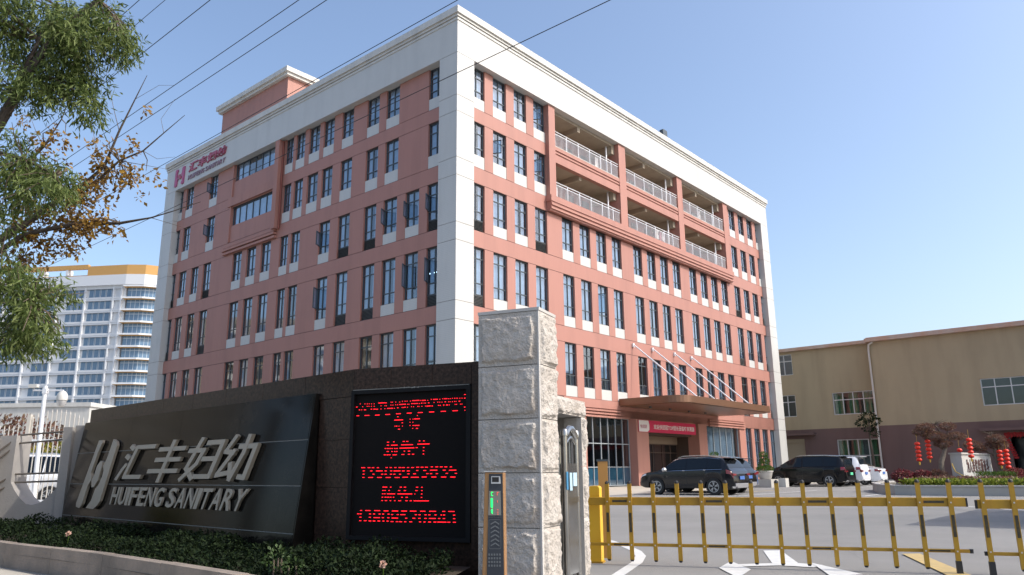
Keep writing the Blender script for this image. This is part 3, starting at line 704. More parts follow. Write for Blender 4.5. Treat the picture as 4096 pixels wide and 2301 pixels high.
# wall logo on the side facade (magenta), reads left to right from outside
lg = empty('wall_sign', (BP.x, BP.y, 0), BROT, 'raised magenta company logo and name on the white band of the shaded side', 'sign')
MS = Matrix.Rotation(-math.pi / 2, 4, 'Z')        # x -> -y, front -y -> -x
def side_place(me, u): me.transform(MS); return me
def logo_parts(x0, x1, z0, z1, ext, mats, parent, M, sh=0.0):
    """H emblem made of two bars and a linking block, sheared by sh"""
    w = x1 - x0; h = z1 - z0
    def P(l): return [(x0 + a * w + sh * b * h, z0 + b * h) for a, b in l]
    bars = [[(0.0, 0.03), (0.04, 0.0), (0.20, 0.0), (0.27, 0.06), (0.27, 0.30), (0.36, 0.38), (0.36, 0.42), (0.24, 0.46), (0.20, 0.52), (0.20, 0.80), (0.27, 0.86), (0.27, 0.94), (0.22, 1.0), (0.06, 1.0), (0.0, 0.96)],
            [(1.0, 0.97), (0.96, 1.0), (0.80, 1.0), (0.73, 0.94), (0.73, 0.70), (0.64, 0.62), (0.64, 0.58), (0.76, 0.54), (0.80, 0.48), (0.80, 0.20), (0.73, 0.14), (0.73, 0.06), (0.78, 0.0), (0.94, 0.0), (1.0, 0.04)],
            [(0.30, 0.53), (0.34, 0.48), (0.44, 0.44), (0.48, 0.36), (0.60, 0.36), (0.68, 0.40), (0.70, 0.47), (0.66, 0.52), (0.56, 0.56), (0.52, 0.64), (0.42, 0.64), (0.32, 0.60)]]
    for l, m_ in zip(bars, mats):
        q = MB(); q.prism(P(l), -ext, 0, 'y'); me = q.mesh('emblem', m_); me.transform(M); inst('emblem', me, parent)
MSd = Matrix.Translation((0, 0, 0)) @ MS
# text x runs from -34 (left, far end) to -25.6
logo_parts(-33.95, -32.35, 24.95, 26.5, 0.08, ['magenta', 'magenta', 'crimson'], lg, Matrix.Translation((-0.001, 0, 0)) @ MS, 0.04)
for i, ch in enumerate('汇丰妇幼'):
    a = -31.65 + i * 1.52; me = fit_text('letter', ch, a, a + 1.4, 25.68, 26.48, 0.08, 'crimson', bold=0.03)
    for v in me.vertices: v.co.x += 0.22 * (v.co.z - 25.68)
    me.transform(MS); inst('letter', me, lg, (-0.002, 0, 0))
letters('HUIFENG SANITARY', -31.65, -25.7, 25.03, 25.42, 0.06, 'purple_grey', lg, M=MS, bold=0.02, shear=0.2)

# ------------------------------------------------------------------ sign wall in the foreground
WA = Vector((-1.733, 8.344)); WB_ = Vector((-0.388, 7.832)); WE = Vector((-7.316, 13.403))
d1 = (WB_ - WA).normalized(); d2 = (WA - WE).normalized()
sw = empty('sign_wall', (WA.x, WA.y, 0), math.atan2(d1.y, d1.x), 'long dark polished granite entrance sign wall with slanted black name slab behind low shrubs', 'sign wall')
R2 = math.atan2(d2.y, d2.x) - math.atan2(d1.y, d1.x)
M2 = Matrix.Rotation(R2, 4, 'Z')      # second segment frame: x from -7.53 to 0 along the wall, outward = -y
T = 0.45
def slab_row(mb, x0, x1, n, y0, y1, z0, z1, M=None, g=0.004):
    for i in range(n): mb.box(x0 + (x1 - x0) * i / n + g, x0 + (x1 - x0) * (i + 1) / n - g, y0, y1, z0, z1, 0, M)
back = MB(); back.box(0, 1.44, 0.09, T, 0, 2.12); back.box(-7.53, -0.0, 0.03, T, 0, 2.12, 0, M2); back.build('wall_core', 'granite_brown', sw)
def slab(x0, x1, y0, y1, z0, z1, M=None, m_='granite_brown', name='granite_slab'):
    q = MB(); q.box(x0 + 0.0025, x1 - 0.0025, y0, y1, z0, z1, 0, M); return q.build(name, m_, sw)
for a, b in ((0.0, 0.46), (0.46, 0.95), (0.95, 1.40)): slab(a, b, 0.0, 0.09, 1.925, 2.15)
slab(1.40, 1.55, 0.0, T + 0.02, 0.0, 2.15)
for i in range(8): slab(-7.53 + i * 0.9413, -7.53 + (i + 1) * 0.9413, 0.0, 0.03, 1.86, 2.15, M2)
cp = MB(); cp.box(-0.0, 1.56, 0.001, T, 2.121, 2.149); cp.box(-7.53, 0, 0.031, T, 2.121, 2.149, 0, M2); cp.build('coping', 'granite_brown', sw)
for z0, z1 in ((0.0, 0.40), (0.40, 0.90), (0.90, 1.40), (1.40, 1.857)):
    slab(-0.62, -0.0, 0.0, 0.03, z0, z1 - 0.004, M2)
    slab(-0.0, 0.02, 0.0, 0.088, z0, z1 - 0.004)
el = MB(); el.box(-7.53, -7.56, 0.0, T, 0, 2.15, 0, M2); el.build('end_slab', 'granite_brown', sw)
# slanted black slab: top edge just proud of the wall, foot 0.27 m out
def sl(x, z):      # point on the slanted face, x along wall (M2 frame)
    t = (1.93 - z) / 1.93; return (x, -0.05 - 0.24 * t, z)
wedge = MB()
XL, XR = -7.62, -0.66
vs = [(XL, -0.0, 0), (XR, -0.0, 0), sl(XR, 0), sl(XL, 0), (XL, -0.0, 1.93), (XR, -0.0, 1.93), sl(XR, 1.93), sl(XL, 1.93)]
zs = [0.0, 0.42, 0.92, 1.42, 1.93]; xs = [-7.62, -5.6, -3.9, -2.25, -0.66]
n_ = 0
for j in range(4):
    za, zb = zs[j], zs[j + 1] - (0.010 if j < 3 else 0)
    for i in range(4):
        xa, xb = xs[i] + 0.002, xs[i + 1] - 0.002
        q = MB(); f = [sl(xa, za), sl(xb, za), sl(xb, zb), sl(xa, zb)]; bk = [(p[0], min(p[1] + 0.04, -0.001), p[2]) for p in f]
        q.add([tuple(M2 @ Vector(p)) for p in f + bk], [(0, 1, 2, 3), (4, 7, 6, 5), (0, 4, 5, 1), (1, 5, 6, 2), (2, 6, 7, 3), (3, 7, 4, 0)]); q.build('black_slab', 'granite_black', sw)
q = MB(); yy = lambda x, z: (x, sl(x, z)[1] + 0.006, z)
vs = [(XL + 0.01, 0.0, 0), (XR - 0.004, 0.0, 0), yy(XR - 0.004, 0), yy(XL + 0.01, 0), (XL + 0.01, 0.0, 1.92), (XR - 0.004, 0.0, 1.92), yy(XR - 0.004, 1.92), yy(XL + 0.01, 1.92)]
q.add([tuple(M2 @ Vector(p)) for p in vs], [(0, 1, 2, 3), (4, 7, 6, 5), (0, 4, 5, 1), (1, 5, 6, 2), (2, 6, 7, 3), (3, 7, 4, 0)]); q.build('slab_backing', 'joint_grey', sw)
q = MB(); f = [(XR - 0.002, -0.001, 0), (XR + 0.02, -0.001, 0), (XR + 0.02, sl(0, 0)[1] + 0.003, 0), (XR - 0.002, sl(0, 0)[1] + 0.003, 0), (XR - 0.002, -0.001, 1.93), (XR + 0.02, -0.001, 1.93), (XR + 0.02, sl(0, 1.93)[1] + 0.003, 1.93), (XR - 0.002, sl(0, 1.93)[1] + 0.003, 1.93)]
q.add([tuple(M2 @ Vector(p)) for p in f], [(0, 1, 2, 3), (4, 7, 6, 5), (0, 4, 5, 1), (1, 5, 6, 2), (2, 6, 7, 3), (3, 7, 4, 0)]); q.build('side_slab', 'granite_black', sw)
# raised characters on the slab (champagne metal), sheared like the original
def on_slab(me, off=0.012):
    n = len(me.vertices)
    for v in me.vertices:
        x, y, z = v.co; p = Vector(sl(x, z)); v.co = M2 @ Vector((p.x, p.y + y - off, p.z))
    me.update(); return me
def xs_(t, z): return t - 7.53 + 1.33 * 0.24 * (1.93 - z) / 1.93 + 0.05   # apparent position on the wall line -> slab position
def slab_glyph(me): on_slab(me); inst('letter', me, sw)
def shear_to(me, x0b, x0t, x1b, x1t, z0, z1):
    """map unit-square glyph coords to a slanted quad"""
    for v in me.vertices:
        a, b = v.co.x, v.co.z; v.co.x = (x0b * (1 - b) + x0t * b) * (1 - a) + (x1b * (1 - b) + x1t * b) * a; v.co.z = z0 + (z1 - z0) * b
    me.update(); return me
z0, z1 = 0.56, 1.58
for l in ([(0.0, 0.05), (0.05, 0.0), (0.22, -0.02), (0.28, 0.04), (0.25, 0.32), (0.31, 0.40), (0.28, 0.46), (0.19, 0.52), (0.19, 0.84), (0.24, 0.98), (0.20, 1.02), (0.02, 1.02)],
          [(0.50, -0.01), (0.82, -0.02), (0.93, 0.03), (1.0, 0.10), (1.0, 0.92), (0.92, 0.98), (0.74, 1.02), (0.72, 0.74), (0.66, 0.62), (0.74, 0.55), (0.76, 0.46), (0.72, 0.34), (0.64, 0.28), (0.62, 0.10)],
          [(0.36, 0.62), (0.46, 0.70), (0.56, 0.68), (0.60, 0.60), (0.62, 0.40), (0.54, 0.30), (0.44, 0.30), (0.34, 0.40), (0.38, 0.48)]):
    q = MB(); q.prism(l, -0.04, 0, 'y'); me = q.mesh('emblem', 'champagne')
    shear_to(me, xs_(0.25, 0.56), xs_(0.74, 1.58), xs_(1.20, 0.54), xs_(1.56, 1.53), z0, z1); on_slab(me); inst('emblem', me, sw)
cw = [(1.715, 2.04), (2.76, 3.06), (3.80, 4.12), (4.76, 5.06)]
ce = [(2.60, 2.98), (3.66, 3.99), (4.70, 5.00), (5.60, 5.80)]
STR = {  # thick brush strokes of the four characters, unit square, y up
 '汇': [((.10, .93), (.22, .86)), ((.06, .66), (.18, .60)), ((.0, .02), (.10, .28)), ((.10, .28), (.17, .40)), ((.36, .90), (1.0, .90)), ((.36, .90), (.30, .08)), ((.30, .07), (.94, .07))],
 '丰': [((.12, .80), (.95, .80)), ((.12, .52), (.92, .52)), ((.0, .22), (.98, .22)), ((.52, 1.0), (.48, -.04))],
 '妇': [((.27, 1.0), (.10, .28)), ((.10, .28), (.40, .02)), ((.0, .72), (.46, .72)), ((.46, .72), (.38, .38)), ((.38, .38), (.05, .0)), ((.52, .90), (.97, .90)), ((.97, .90), (.93, .07)), ((.55, .50), (.92, .50)), ((.48, .07), (.93, .07))],
 '幼': [((.24, 1.0), (.06, .66)), ((.06, .66), (.34, .62)), ((.34, .66), (.06, .14)), ((.04, .10), (.42, .16)), ((.36, .36), (.46, .08)), ((.50, .76), (1.0, .76)), ((1.0, .76), (.90, .04)), ((.90, .04), (.74, .06)), ((.72, 1.0), (.68, .60)), ((.68, .60), (.50, .0))]}
def stroke_glyph(ch, th=0.115):
    """strokes as butt-jointed slabs of slightly differing height so no two faces coincide"""
    m = MB()
    for i, ((a, b), (c, d)) in enumerate(STR[ch]):
        A = Vector((a, b)); D = Vector((c, d)); t = (D - A).normalized(); nn = Vector((-t.y, t.x)) * th / 2; e = t * th * 0.35
        P = [A - e + nn, A - e - nn, D + e - nn, D + e + nn]
        m.prism([(p.x, p.y) for p in P], -0.04 - 0.0012 * i, 0.0, 'y')
    return m.mesh('letter', 'champagne')
for ch, (b0, t0), (b1, t1) in zip('汇丰妇幼', cw, ce):
    me = stroke_glyph(ch)
    shear_to(me, xs_(b0, 0.97), xs_(t0, 1.52), xs_(b1 - 0.02, 0.97), xs_(t1 - 0.02, 1.52), 0.985, 1.50); on_slab(me); inst('letter', me, sw)
word = 'HUIFENG SANITARY'; ws = [0.42 if c == 'I' else (0.35 if c == ' ' else 1.0) for c in word]; tot = sum(ws); acc = 0
for ch, w_ in zip(word, ws):
    if ch != ' ':
        a = acc / tot; b = (acc + w_) / tot; g_ = 0.16 * w_ / tot
        me = fit_text('letter', ch, 0, 1, 0, 1, 0.03, 'champagne', bold=0.015)
        xb0, xb1 = 1.575, 5.50; xt0, xt1 = 1.635, 5.66
        shear_to(me, xs_(xb0 + (xb1 - xb0) * (a + g_ / 2), 0.61), xs_(xt0 + (xt1 - xt0) * (a + g_ / 2), 0.88), xs_(xb0 + (xb1 - xb0) * (b - g_ / 2), 0.61), xs_(xt0 + (xt1 - xt0) * (b - g_ / 2), 0.88), 0.62, 0.875)
        on_slab(me); inst('letter', me, sw)
    acc += w_
# LED board set in the wall (a thing of its own)
led = empty('led_board', (WA.x, WA.y, 0), math.atan2(d1.y, d1.x), 'black outdoor display board with rows of red lit characters set in the granite wall', 'display')
q = MB(); q.box(0.0, 1.375, -0.01, 0.085, 0.375, 0.415); q.box(0.0, 1.375, -0.01, 0.085, 1.875, 1.915); q.box(-0.02, 0.02, -0.011, 0.086, 0.375, 1.915); q.box(1.345, 1.395, -0.011, 0.086, 0.375, 1.915); q.build('frame', 'led_frame', led)
q = MB(); q.box(0.02, 1.345, 0.03, 0.085, 0.415, 1.875); q.build('display_face', 'led_face', led)
q = MB()
for i in range(60): q.lathe([(0.012 * rnd.random() + 0.004, 0), (0.008, 0.012 * rnd.random() + 0.004)], 0.02 + 1.33 * rnd.random(), -0.004 + 0.01 * rnd.random(), 1.912, 5)
q.box(0.0, 1.38, -0.012, 0.0, 1.916, 1.9225); q.build('mortar_bead', 'mortar', led)
DASH = '''345:215-235 308-325 355-370 395-405 440-452 490-508|330:578-705 712-738|318:815-832 843-855 905-920 980-992|303:1032-1044 1082-1094 1120-1132 1182-1196|292:1224-1355 1375-1388 1402-1475 1505-1516|275:1570-1580 1608-1695 1725-1738|266:1780-1790 1808-1868 1885-1896 1912-1924|260:1952-1962 1990-2002 2018-2030 2044-2056 2086-2096 2124-2136 2166-2192|192:2166-2194
404:144-175|398:266-284|393:355-370 392-404 440-452 490-508|386:624-640 700-714 728-742|374:815-830 855-865|369:905-920 942-954|362:980-1105 1132-1144 1158-1168|350:1208-1230 1246-1330 1348-1360|344:1388-1410 1438-1450 1464-1476|340:1518-1540|335:1620-1632|330:1688-1700 1724-1736 1766-1776|325:1818-1842 1884-1896 1910-1922 1952-1962|320:1990-2002 2018-2030|316:2070-2098
458:202-226 252-262 302-342|447:436-460 486-530|450:538-574|445:624-640|440:700-714|436:752-860 878-898|427:942-966|422:1028-1040 1054-1066|417:1078-1100 1130-1140|410:1206-1216 1244-1256|406:1322-1334 1346-1356 1400-1410|400:1464-1474 1488-1565 1582-1604|390:1700-1724 1738-1748|385:1792-1814 1844-1880 1898-1908|376:2002-2014 2028-2040|372:2096-2110 2122-2136|429:2166-2190
570:160-212|566:320-410|562:520-610|552:722-810|540:924-1012|530:1126-1216|522:1330-1420|513:1538-1632|504:1750-1842|495:1962-2054|488:2176-2188
598:948-970|580:1318-1330|658:892-1056|645:1184-1196 1240-1248|640:1266-1370|713:1034-1056|704:1184-1196 1236-1250|774:904-914 926-954 980-990 1044-1056|764:1184-1196 1240-1262 1276-1364|832:968-1006|820:1236-1248 1302-1340
1074:768-806|1069:884-908|1062:1062-1100 1128-1166|1054:1358-1386 1440-1464|1130:766-804 844-968|1124:1034-1252|1112:1332-1556|1192:728-750 766-804 818-840 856-878 906-928 944-968|1184:1006-1278|1178:1306-1340|1176:1438-1462|1248:766-804 854-876 906-928 944-966|1242:1086-1108 1162-1204|1236:1438-1460|1310:714-750 764-804 816-838 880-954|1304:1046-1096|1300:1162-1200 1240-1278|1296:1436-1460|1366:848-858'''
DASH2 = '''100:290-364 414-462 492-538 590-626|98:756-790 832-868 920-956 998-1046 1062-1110 1154-1188 1230-1278|92:1322-1372 1402-1452 1480-1530|86:1586-1622 1666-1716 1748-1796 1828-1878 1924-1960
160:322-358 462-508 574-700 738-776 842-878 904-1032 1060-1110 1152-1202|152:1322-1358 1452-1502|146:1572-1702 1800-1850 1908-2038
220:322-356 510-546 674-712 738-776 840-876 902-940 1008-1044|213:1162-1200 1268-1316|209:1506-1544 1572-1608 1678-1714|204:1852-1890 2012-2050
280:320-356 432-520 598-684 762-850 928-1018|275:1072-1172 1226-1370|270:1424-1514 1596-1686 1770-1862 1932-2024
456:706-794 848-872 1028-1066 1104-1142 1326-1362 1418-1442|517:704-728 742-766 820-844 1000-1036 1104-1142 1314-1350 1418-1442|578:702-726 740-764 792-944 988-1258 1298-1310 1418-1440|639:698-722 752-786 800-836 850-876 904-928 1062-1084 1140-1178 1416-1438|701:696-720 760-796 850-872 930-952 1006-1056 1138-1174 1216-1252 1284-1558
882:296-332 396-492 562-674|886:740-828 894-1008 1064-1168 1222-1338 1408-1500 1568-1688 1800-1850 1906-2012|943:244-278 292-326 470-504 546-580 648-684 714-748 816-850|950:880-916 984-1020 1052-1140 1314-1348 1380-1416 1486-1522 1554-1590 1662-1698 1770-1794 1812-1848 1988-2024|1003:290-326 468-502|1008:558-672 712-746 814-850|1013:892-1008 1140-1176 1272-1320 1378-1414 1486-1522 1566-1686 1728-1764 1810-1848 1988-2024|1065:288-324 376-424|1068:466-514 542-590 632-680 724-758 800-836|1076:876-926 970-1016 1034-1082 1124-1160 1216-1266 1390-1426 1470-1506 1552-1602 1646-1696 1714-1874 1890-1942 1986-2036'''
q = MB()
def dash(block, off, h0, h1):
    for line in block.split('\n'):
        for seg in line.split('|'):
            y, rest = seg.split(':'); yv = (float(y) + off)
            for s in rest.split():
                a, b = map(float, s.split('-'))
                # photo strip -> board: board spans about 110..2225 across and 150..2790 down
                xa = 0.02 + (a - 140) / 2080 * 1.32; xb = 0.02 + (b - 140) / 2080 * 1.32
                f = (a + b) / 2; top = 165 - (f - 140) / 2080 * 75; bot = 2776 + (f - 140) / 2080 * 20
                z = 1.875 - (yv - top) / (bot - top) * 1.46
                n = max(1, int(round((xb - xa) / 0.0085)))
                for i in range(n):
                    x = xa + (xb - xa) * (i + 0.5) / n; q.box(x - 0.0030, x + 0.0030, 0.024, 0.0295, z - 0.0026, z + 0.0026)
dash(DASH, 0, 0, 0); dash(DASH2, 1447, 0, 0)
q.build('lit_diodes', 'led_red', led)['kind'] = 'stuff'

# ------------------------------------------------------------------ stone gate pillar
noise.seed_set(3)
def rough_block(w, h, dep, seed, amp=0.045, margin=0.022, res=0.0115, bulge=0.2):
    """split-faced block, front towards -y; x 0..w, z 0..h"""
    nx = max(6, int(w / res)); nz = max(6, int(h / res)); m = MB(); vs = []
    for j in range(nz + 1):
        for i in range(nx + 1):
            x = w * i / nx; z = h * j / nz
            e = min(x, w - x, z, h - z) + 0.022 * noise.noise(Vector((x * 14, z * 14, seed * 3.1))) - 0.006; k = max(0.0, min(1.0, (e - margin) / 0.022)); k = k * k * (3 - 2 * k)
            p = Vector((x * 3.2 + seed * 7.3, z * 3.2, seed * 1.7))
            n1 = noise.hetero_terrain(p * 1.1, 0.8, 2.2, 5, 0.6) if hasattr(noise, 'hetero_terrain') else 0
            c = noise.cell(Vector((x * 9 + seed, z * 11 + 0.4 * noise.noise(p * 2), seed))) 
            r1 = noise.ridged_multi_fractal(p * 1.9, 0.9, 2.1, 5, 1.0, 2.0)
            f1 = noise.noise(p * 1.3 + Vector((3, 1, 0))); fac = math.floor((f1 + 0.35 * noise.noise(p * 3)) * 5) / 5      # conchoidal steps
            y = -(0.006 + amp * (bulge + 0.40 * noise.noise(p * 0.8) + 0.30 * fac + 0.20 * (r1 - 0.6) + 0.20 * noise.fractal(p * 6.5, 0.7, 2.2, 4))) * k
            y = min(y, 0.0)
            vs.append((x, y, z))
    fs = [(j * (nx + 1) + i, j * (nx + 1) + i + 1, (j + 1) * (nx + 1) + i + 1, (j + 1) * (nx + 1) + i) for j in range(nz) for i in range(nx)]
    m.add(vs, fs)
    # sides and back
    b = [(0, 0, 0), (w, 0, 0), (w, 0, h), (0, 0, h), (0, dep, 0), (w, dep, 0), (w, dep, h), (0, dep, h)]
    m.add(b, [(0, 4, 5, 1), (1, 5, 6, 2), (2, 6, 7, 3), (3, 7, 4, 0), (4, 7, 6, 5)], 1)
    return m
PX = Vector((0.252, 7.2)); pr = math.atan2(-0.399, 0.917)
pl = empty('gate_pillar', (PX.x, PX.y, 0), pr, 'tall square gate pillar of rough split grey beige stone blocks beside the display board', 'pillar')
# local frame: x along the front (pillar from x=-0.64 to 0), y into the depth
PW, PD = 0.64, 0.455
cz = [0.0, 0.035, 0.545, 1.035, 1.53, 2.035, 2.555]
q = MB(); q.box(-PW + 0.03, -0.03, 0.03, PD - 0.01, 0, 2.53); q.build('pillar_core', 'cut_stone', pl)
for i in range(5):
    a, b = cz[i + 1] + 0.004, cz[i + 2] - 0.004
    m = rough_block(PW - 0.019, b - a, 0.028, i + 1, 0.042, 0.028, bulge=0.45)
    m.build('stone_block', ['split_stone', 'cut_stone'], pl, True, (-PW, 0, a))
    m = rough_block(PD - 0.03, b - a, 0.028, i + 11, 0.05, 0.008, bulge=0.30)
    o = m.build('stone_block', ['split_stone', 'cut_stone'], pl, True, (0, 0.03, a)); o.rotation_euler = (0, 0, math.pi / 2)
q = MB(); q.box(-0.018, 0.0, -0.004, 0.03, 0.0, 1.03); q.box(-0.017, -0.002, -0.003, 0.03, 1.034, 2.553); q.build('corner_strip', 'cut_stone', pl)
q = MB(); q.box(-PW - 0.005, 0.006, -0.008, PD, 2.555, 2.585); q.build('pillar_cap', 'cut_stone', pl)
# gate housing beyond the pillar: lintel, small jamb, back
gh = empty('gate_housing', (PX.x, PX.y, 0), pr, 'low stone housing beyond the pillar with rough lintel and narrow jamb around the folded gate', 'gate housing')
m = rough_block(0.93, 0.17, 0.2, 31, 0.05, 0.006); o = m.build('lintel_block', ['split_stone', 'cut_stone'], gh, True, (-0.02, 0.458, 1.612)); o.rotation_euler = (0, 0, math.pi / 2)
o.scale = (1, 1, 1.0)
for i, (a, b) in enumerate(((0.0, 0.57), (0.574, 1.09), (1.094, 1.608))):
    m = rough_block(0.14, b - a, 0.06, 41 + i, 0.055, 0.004); o = m.build('jamb_block', ['split_stone', 'cut_stone'], gh, True, (-0.02, 1.245, a)); o.rotation_euler = (0, 0, math.pi / 2)
q = MB(); q.box(-0.95, -0.22, 1.36, 1.40, 0, 1.61); q.box(-0.95, -0.90, 0.46, 1.36, 0, 1.61); q.box(-0.55, -0.22, 0.458, 1.40, 1.612, 1.78); q.box(-0.22, -0.081, 1.25, 1.385, 0, 1.605); q.build('housing_back', 'cut_stone', gh)
# folded stainless gate head inside the opening
gt = empty('sliding_gate', (PX.x + 0.13 * math.cos(pr), PX.y + 0.13 * math.sin(pr), 0), pr, 'folded stainless steel sliding gate head with arched top standing in the stone housing', 'gate')
q = MB()
A0, A1 = 0.56, 0.90     # along y
for y in (A0, A1): q.tube([(-0.10, y, 0.04), (-0.10, y, 1.40)], 0.028, 10); q.lathe([(0.0, -0.04), (0.04, -0.035), (0.04, 0.0), (0.03, 0.03), (0.0, 0.04)], -0.10, y, 1.42, 10)
arc = [(-0.10, A0 + (A1 - A0) * i / 10, 1.38 + 0.085 * math.sin(math.pi * i / 10)) for i in range(11)]
q.tube(arc, 0.035, 8); arc2 = [(p[0] - 0.0, p[1], p[2] - 0.09) for p in arc]; q.tube(arc2[1:-1], 0.018, 8)
q.tube([(-0.17, A0 + 0.02, 0.04), (-0.17, A0 + 0.02, 1.38)], 0.02, 8); q.tube([(-0.17, A1, 0.04), (-0.17, A1, 1.36)], 0.02, 8)
q.build('gate_frame', 'steel', gt, True)
q = MB(); q.box(-0.11, -0.085, A0 + 0.03, A1 - 0.03, 0.08, 1.12); q.box(-0.09, -0.075, A0 + 0.03, A1 - 0.03, 0.745, 0.80); q.build('gate_panel', 'steel', gt)
q = MB()
for k in range(6): q.tube([(-0.26 - k * 0.10, A0 + 0.04, 0.04), (-0.26 - k * 0.10, A0 + 0.04, 1.3)], 0.014, 6); q.tube([(-0.26 - k * 0.10, A1 - 0.04, 0.04), (-0.26 - k * 0.10, A1 - 0.04, 1.3)], 0.014, 6)
q.build('gate_lattice', 'steel', gt, True)
for (a, b, z0_, z1_, m_) in ((A0 + 0.05, A0 + 0.12, 0.86, 1.03, 'sticker'), (A0 + 0.15, A0 + 0.26, 0.90, 1.03, 'sticker'), (A0 - 0.045, A0 + 0.005, 0.87, 1.04, 'sticker_b')):
    if m_ not in MATS: mat(m_, (0.42, 0.58, 0.66) if m_ == 'sticker' else (0.05, 0.20, 0.36), 0.5)
    q = MB(); q.box(-0.0745, -0.07, a, b, z0_, z1_); q.build('sticker', m_, gt)
# card reader post
rd = empty('number_plate_reader', (-0.16, 6.3, 0), R(-7), 'slim upright vehicle entry camera post with green lit screen in front of the stone pillar', 'access post')
q = MB(); q.prism([(-0.095, 0), (0.095, 0), (0.085, 1.04), (-0.065, 1.045)], -0.05, 0.08, 'y'); q.build('case', 'reader_case', rd, bevel=0.006)
q = MB(); q.prism([(-0.055, 0.0), (0.086, 0.0), (0.079, 1.03), (-0.030, 1.03)], -0.058, -0.051, 'y'); q.build('front_panel', 'reader_face', rd)
q = MB(); q.box(-0.07, 0.088, -0.064, 0.085, 1.0455, 1.053); q.build('top_cap', 'silver', rd)
q = MB(); q.prism([(-0.012, 0.955), (0.064, 0.955), (0.06, 1.012), (-0.010, 1.012)], -0.066, -0.0585, 'y'); q.build('camera_bezel', 'silver', rd)
q = MB(); q.box(-0.004, 0.05, -0.069, -0.0665, 0.968, 1.006); q.build('camera_window', 'glass_black', rd)
q = MB(); q.prism([(-0.036, 0.715), (0.066, 0.715), (0.062, 0.90), (-0.028, 0.90)], -0.0625, -0.0585, 'y'); q.build('screen', 'screen_grey', rd)
q = MB()
for (x0, x1, z0_, z1_) in ((-0.012, -0.008, 0.863, 0.892), (-0.008, 0.004, 0.889, 0.892), (-0.008, 0.002, 0.863, 0.866), (-0.014, 0.0, 0.775, 0.845), (-0.012, -0.002, 0.735, 0.758), (-0.006, -0.001, 0.728, 0.764)): q.box(x0, x1, -0.0645, -0.063, z0_, z1_)
q.build('green_digits', 'led_green', rd)
q = MB()
for (x0, x1, z0_, z1_) in ((0.034, 0.037, 0.866, 0.89), (0.037, 0.049, 0.888, 0.891), (0.036, 0.039, 0.812, 0.828), (0.034, 0.045, 0.755, 0.758), (0.034, 0.045, 0.738, 0.741), (0.034, 0.045, 0.723, 0.726)): q.box(x0, x1, -0.0645, -0.063, z0_, z1_)
q.build('red_digits', 'led_orange', rd)
me = fit_text('caption', '高清车牌识别系统', -0.035, 0.066, 0.697, 0.709, 0.0015, 'print_grey'); inst('caption', me, rd, (0, -0.0585, 0))
q = MB()
for k in range(6):
    z = 0.655 - k * 0.032
    q.prism([(-0.018, z - 0.012), (0.018, z + 0.008), (0.05, z - 0.012), (0.05, z - 0.002), (0.018, z + 0.018), (-0.018, z - 0.002)], -0.0605, -0.0585, 'y')
q.build('arrow_marks', 'print_grey', rd)
q = MB(); P1 = rounded(-0.032, 0.064, 0.465, 0.685, 0.014); P2 = rounded(-0.029, 0.061, 0.468, 0.682, 0.011); n = len(P1)
q.add([(x, -0.0595, z) for x, z in P1] + [(x, -0.0595, z) for x, z in P2], [(i, (i + 1) % n, n + (i + 1) % n, n + i) for i in range(n)]); q.build('arrow_border', 'print_grey', rd)
q = MB()
for i in range(5):
    for j in range(4): q.box(-0.036 + i * 0.021, -0.024 + i * 0.021, -0.0605, -0.0585, 0.335 + j * 0.027, 0.350 + j * 0.027)
q.build('speaker_grille', 'print_grey', rd)

# ------------------------------------------------------------------ boom barrier
bd = Vector((3.4, -1.1)).normalized(); brot = math.atan2(bd.y, bd.x)
bar = empty('boom_barrier', (1.0, 9.3, 0), brot, 'lowered yellow fence barrier arm with fourteen upright pales, reaching from the yellow post', 'barrier')
def rail(x0, x1, z0, z1, y0, y1, parent, name='rail', m_='barrier_yellow', sag=0.0):
    q = MB(); q.prism(rounded(z0, z1, y0, y1, 0.012, 2), x0, x1, 'x') if False else q.box(x0, x1, y0, y1, z0, z1); return q.build(name, m_, parent, bevel=0.006)
rail(-0.14, 3.80, 0.655, 0.745, -0.02, 0.02, bar); rail(-0.14, 3.78, 0.205, 0.24, -0.015, 0.015, bar)
q = MB(); q.box(3.80, 3.815, -0.022, 0.022, 0.655, 0.74); q.lathe([(0.02, -0.02), (0.022, 0.02)], 3.79, 0, 0.222, 8); q.build('end_cap', 'black_rubber', bar)
def pale_meshes():
    q = MB(); q.box(-0.0225, 0.0225, -0.052, -0.022, 0.06, 0.90); a = q.mesh('pale', 'barrier_yellow')
    q = MB(); q.tube([(0, -0.037, 0.895), (0, -0.037, 0.915), (0, -0.037, 0.93)], [0.024, 0.022, 0.008], 8); q.tube([(0, -0.037, 0.045), (0, -0.037, 0.065)], [0.015, 0.023], 8); b = q.mesh('pale_cap', 'black_rubber')
    q = MB(); q.box(-0.0145, 0.0145, -0.0545, -0.0525, 0.36, 0.575); c = q.mesh('reflective_tape', 'black_tape')
    q = MB(); q.box(-0.007, 0.007, -0.056, -0.0525, 0.69, 0.704); q.box(-0.007, 0.007, -0.056, -0.0525, 0.215, 0.229); d = q.mesh('bolt', 'silver'); return a, b, c, d
pa, pb, pc, pd = pale_meshes()
def pale(parent, x, foot=False, extra=0.0):
    p = inst('pale', pa, parent, (x, 0, 0)); inst('pale_cap', pb, p); inst('reflective_tape', pc, p); inst('bolt', pd, p)['kind'] = 'stuff'
    if foot:
        q = MB(); q.box(-0.026, 0.026, -0.06, -0.012, 0.0, 0.13); q.build('rubber_foot', 'black_rubber', p)
for i, x in enumerate((0.102, 0.364, 0.632, 0.904, 1.172, 1.439, 1.712, 1.980, 2.246, 2.522, 2.799, 3.085, 3.370, 3.657)): pale(bar, x, i == 13)
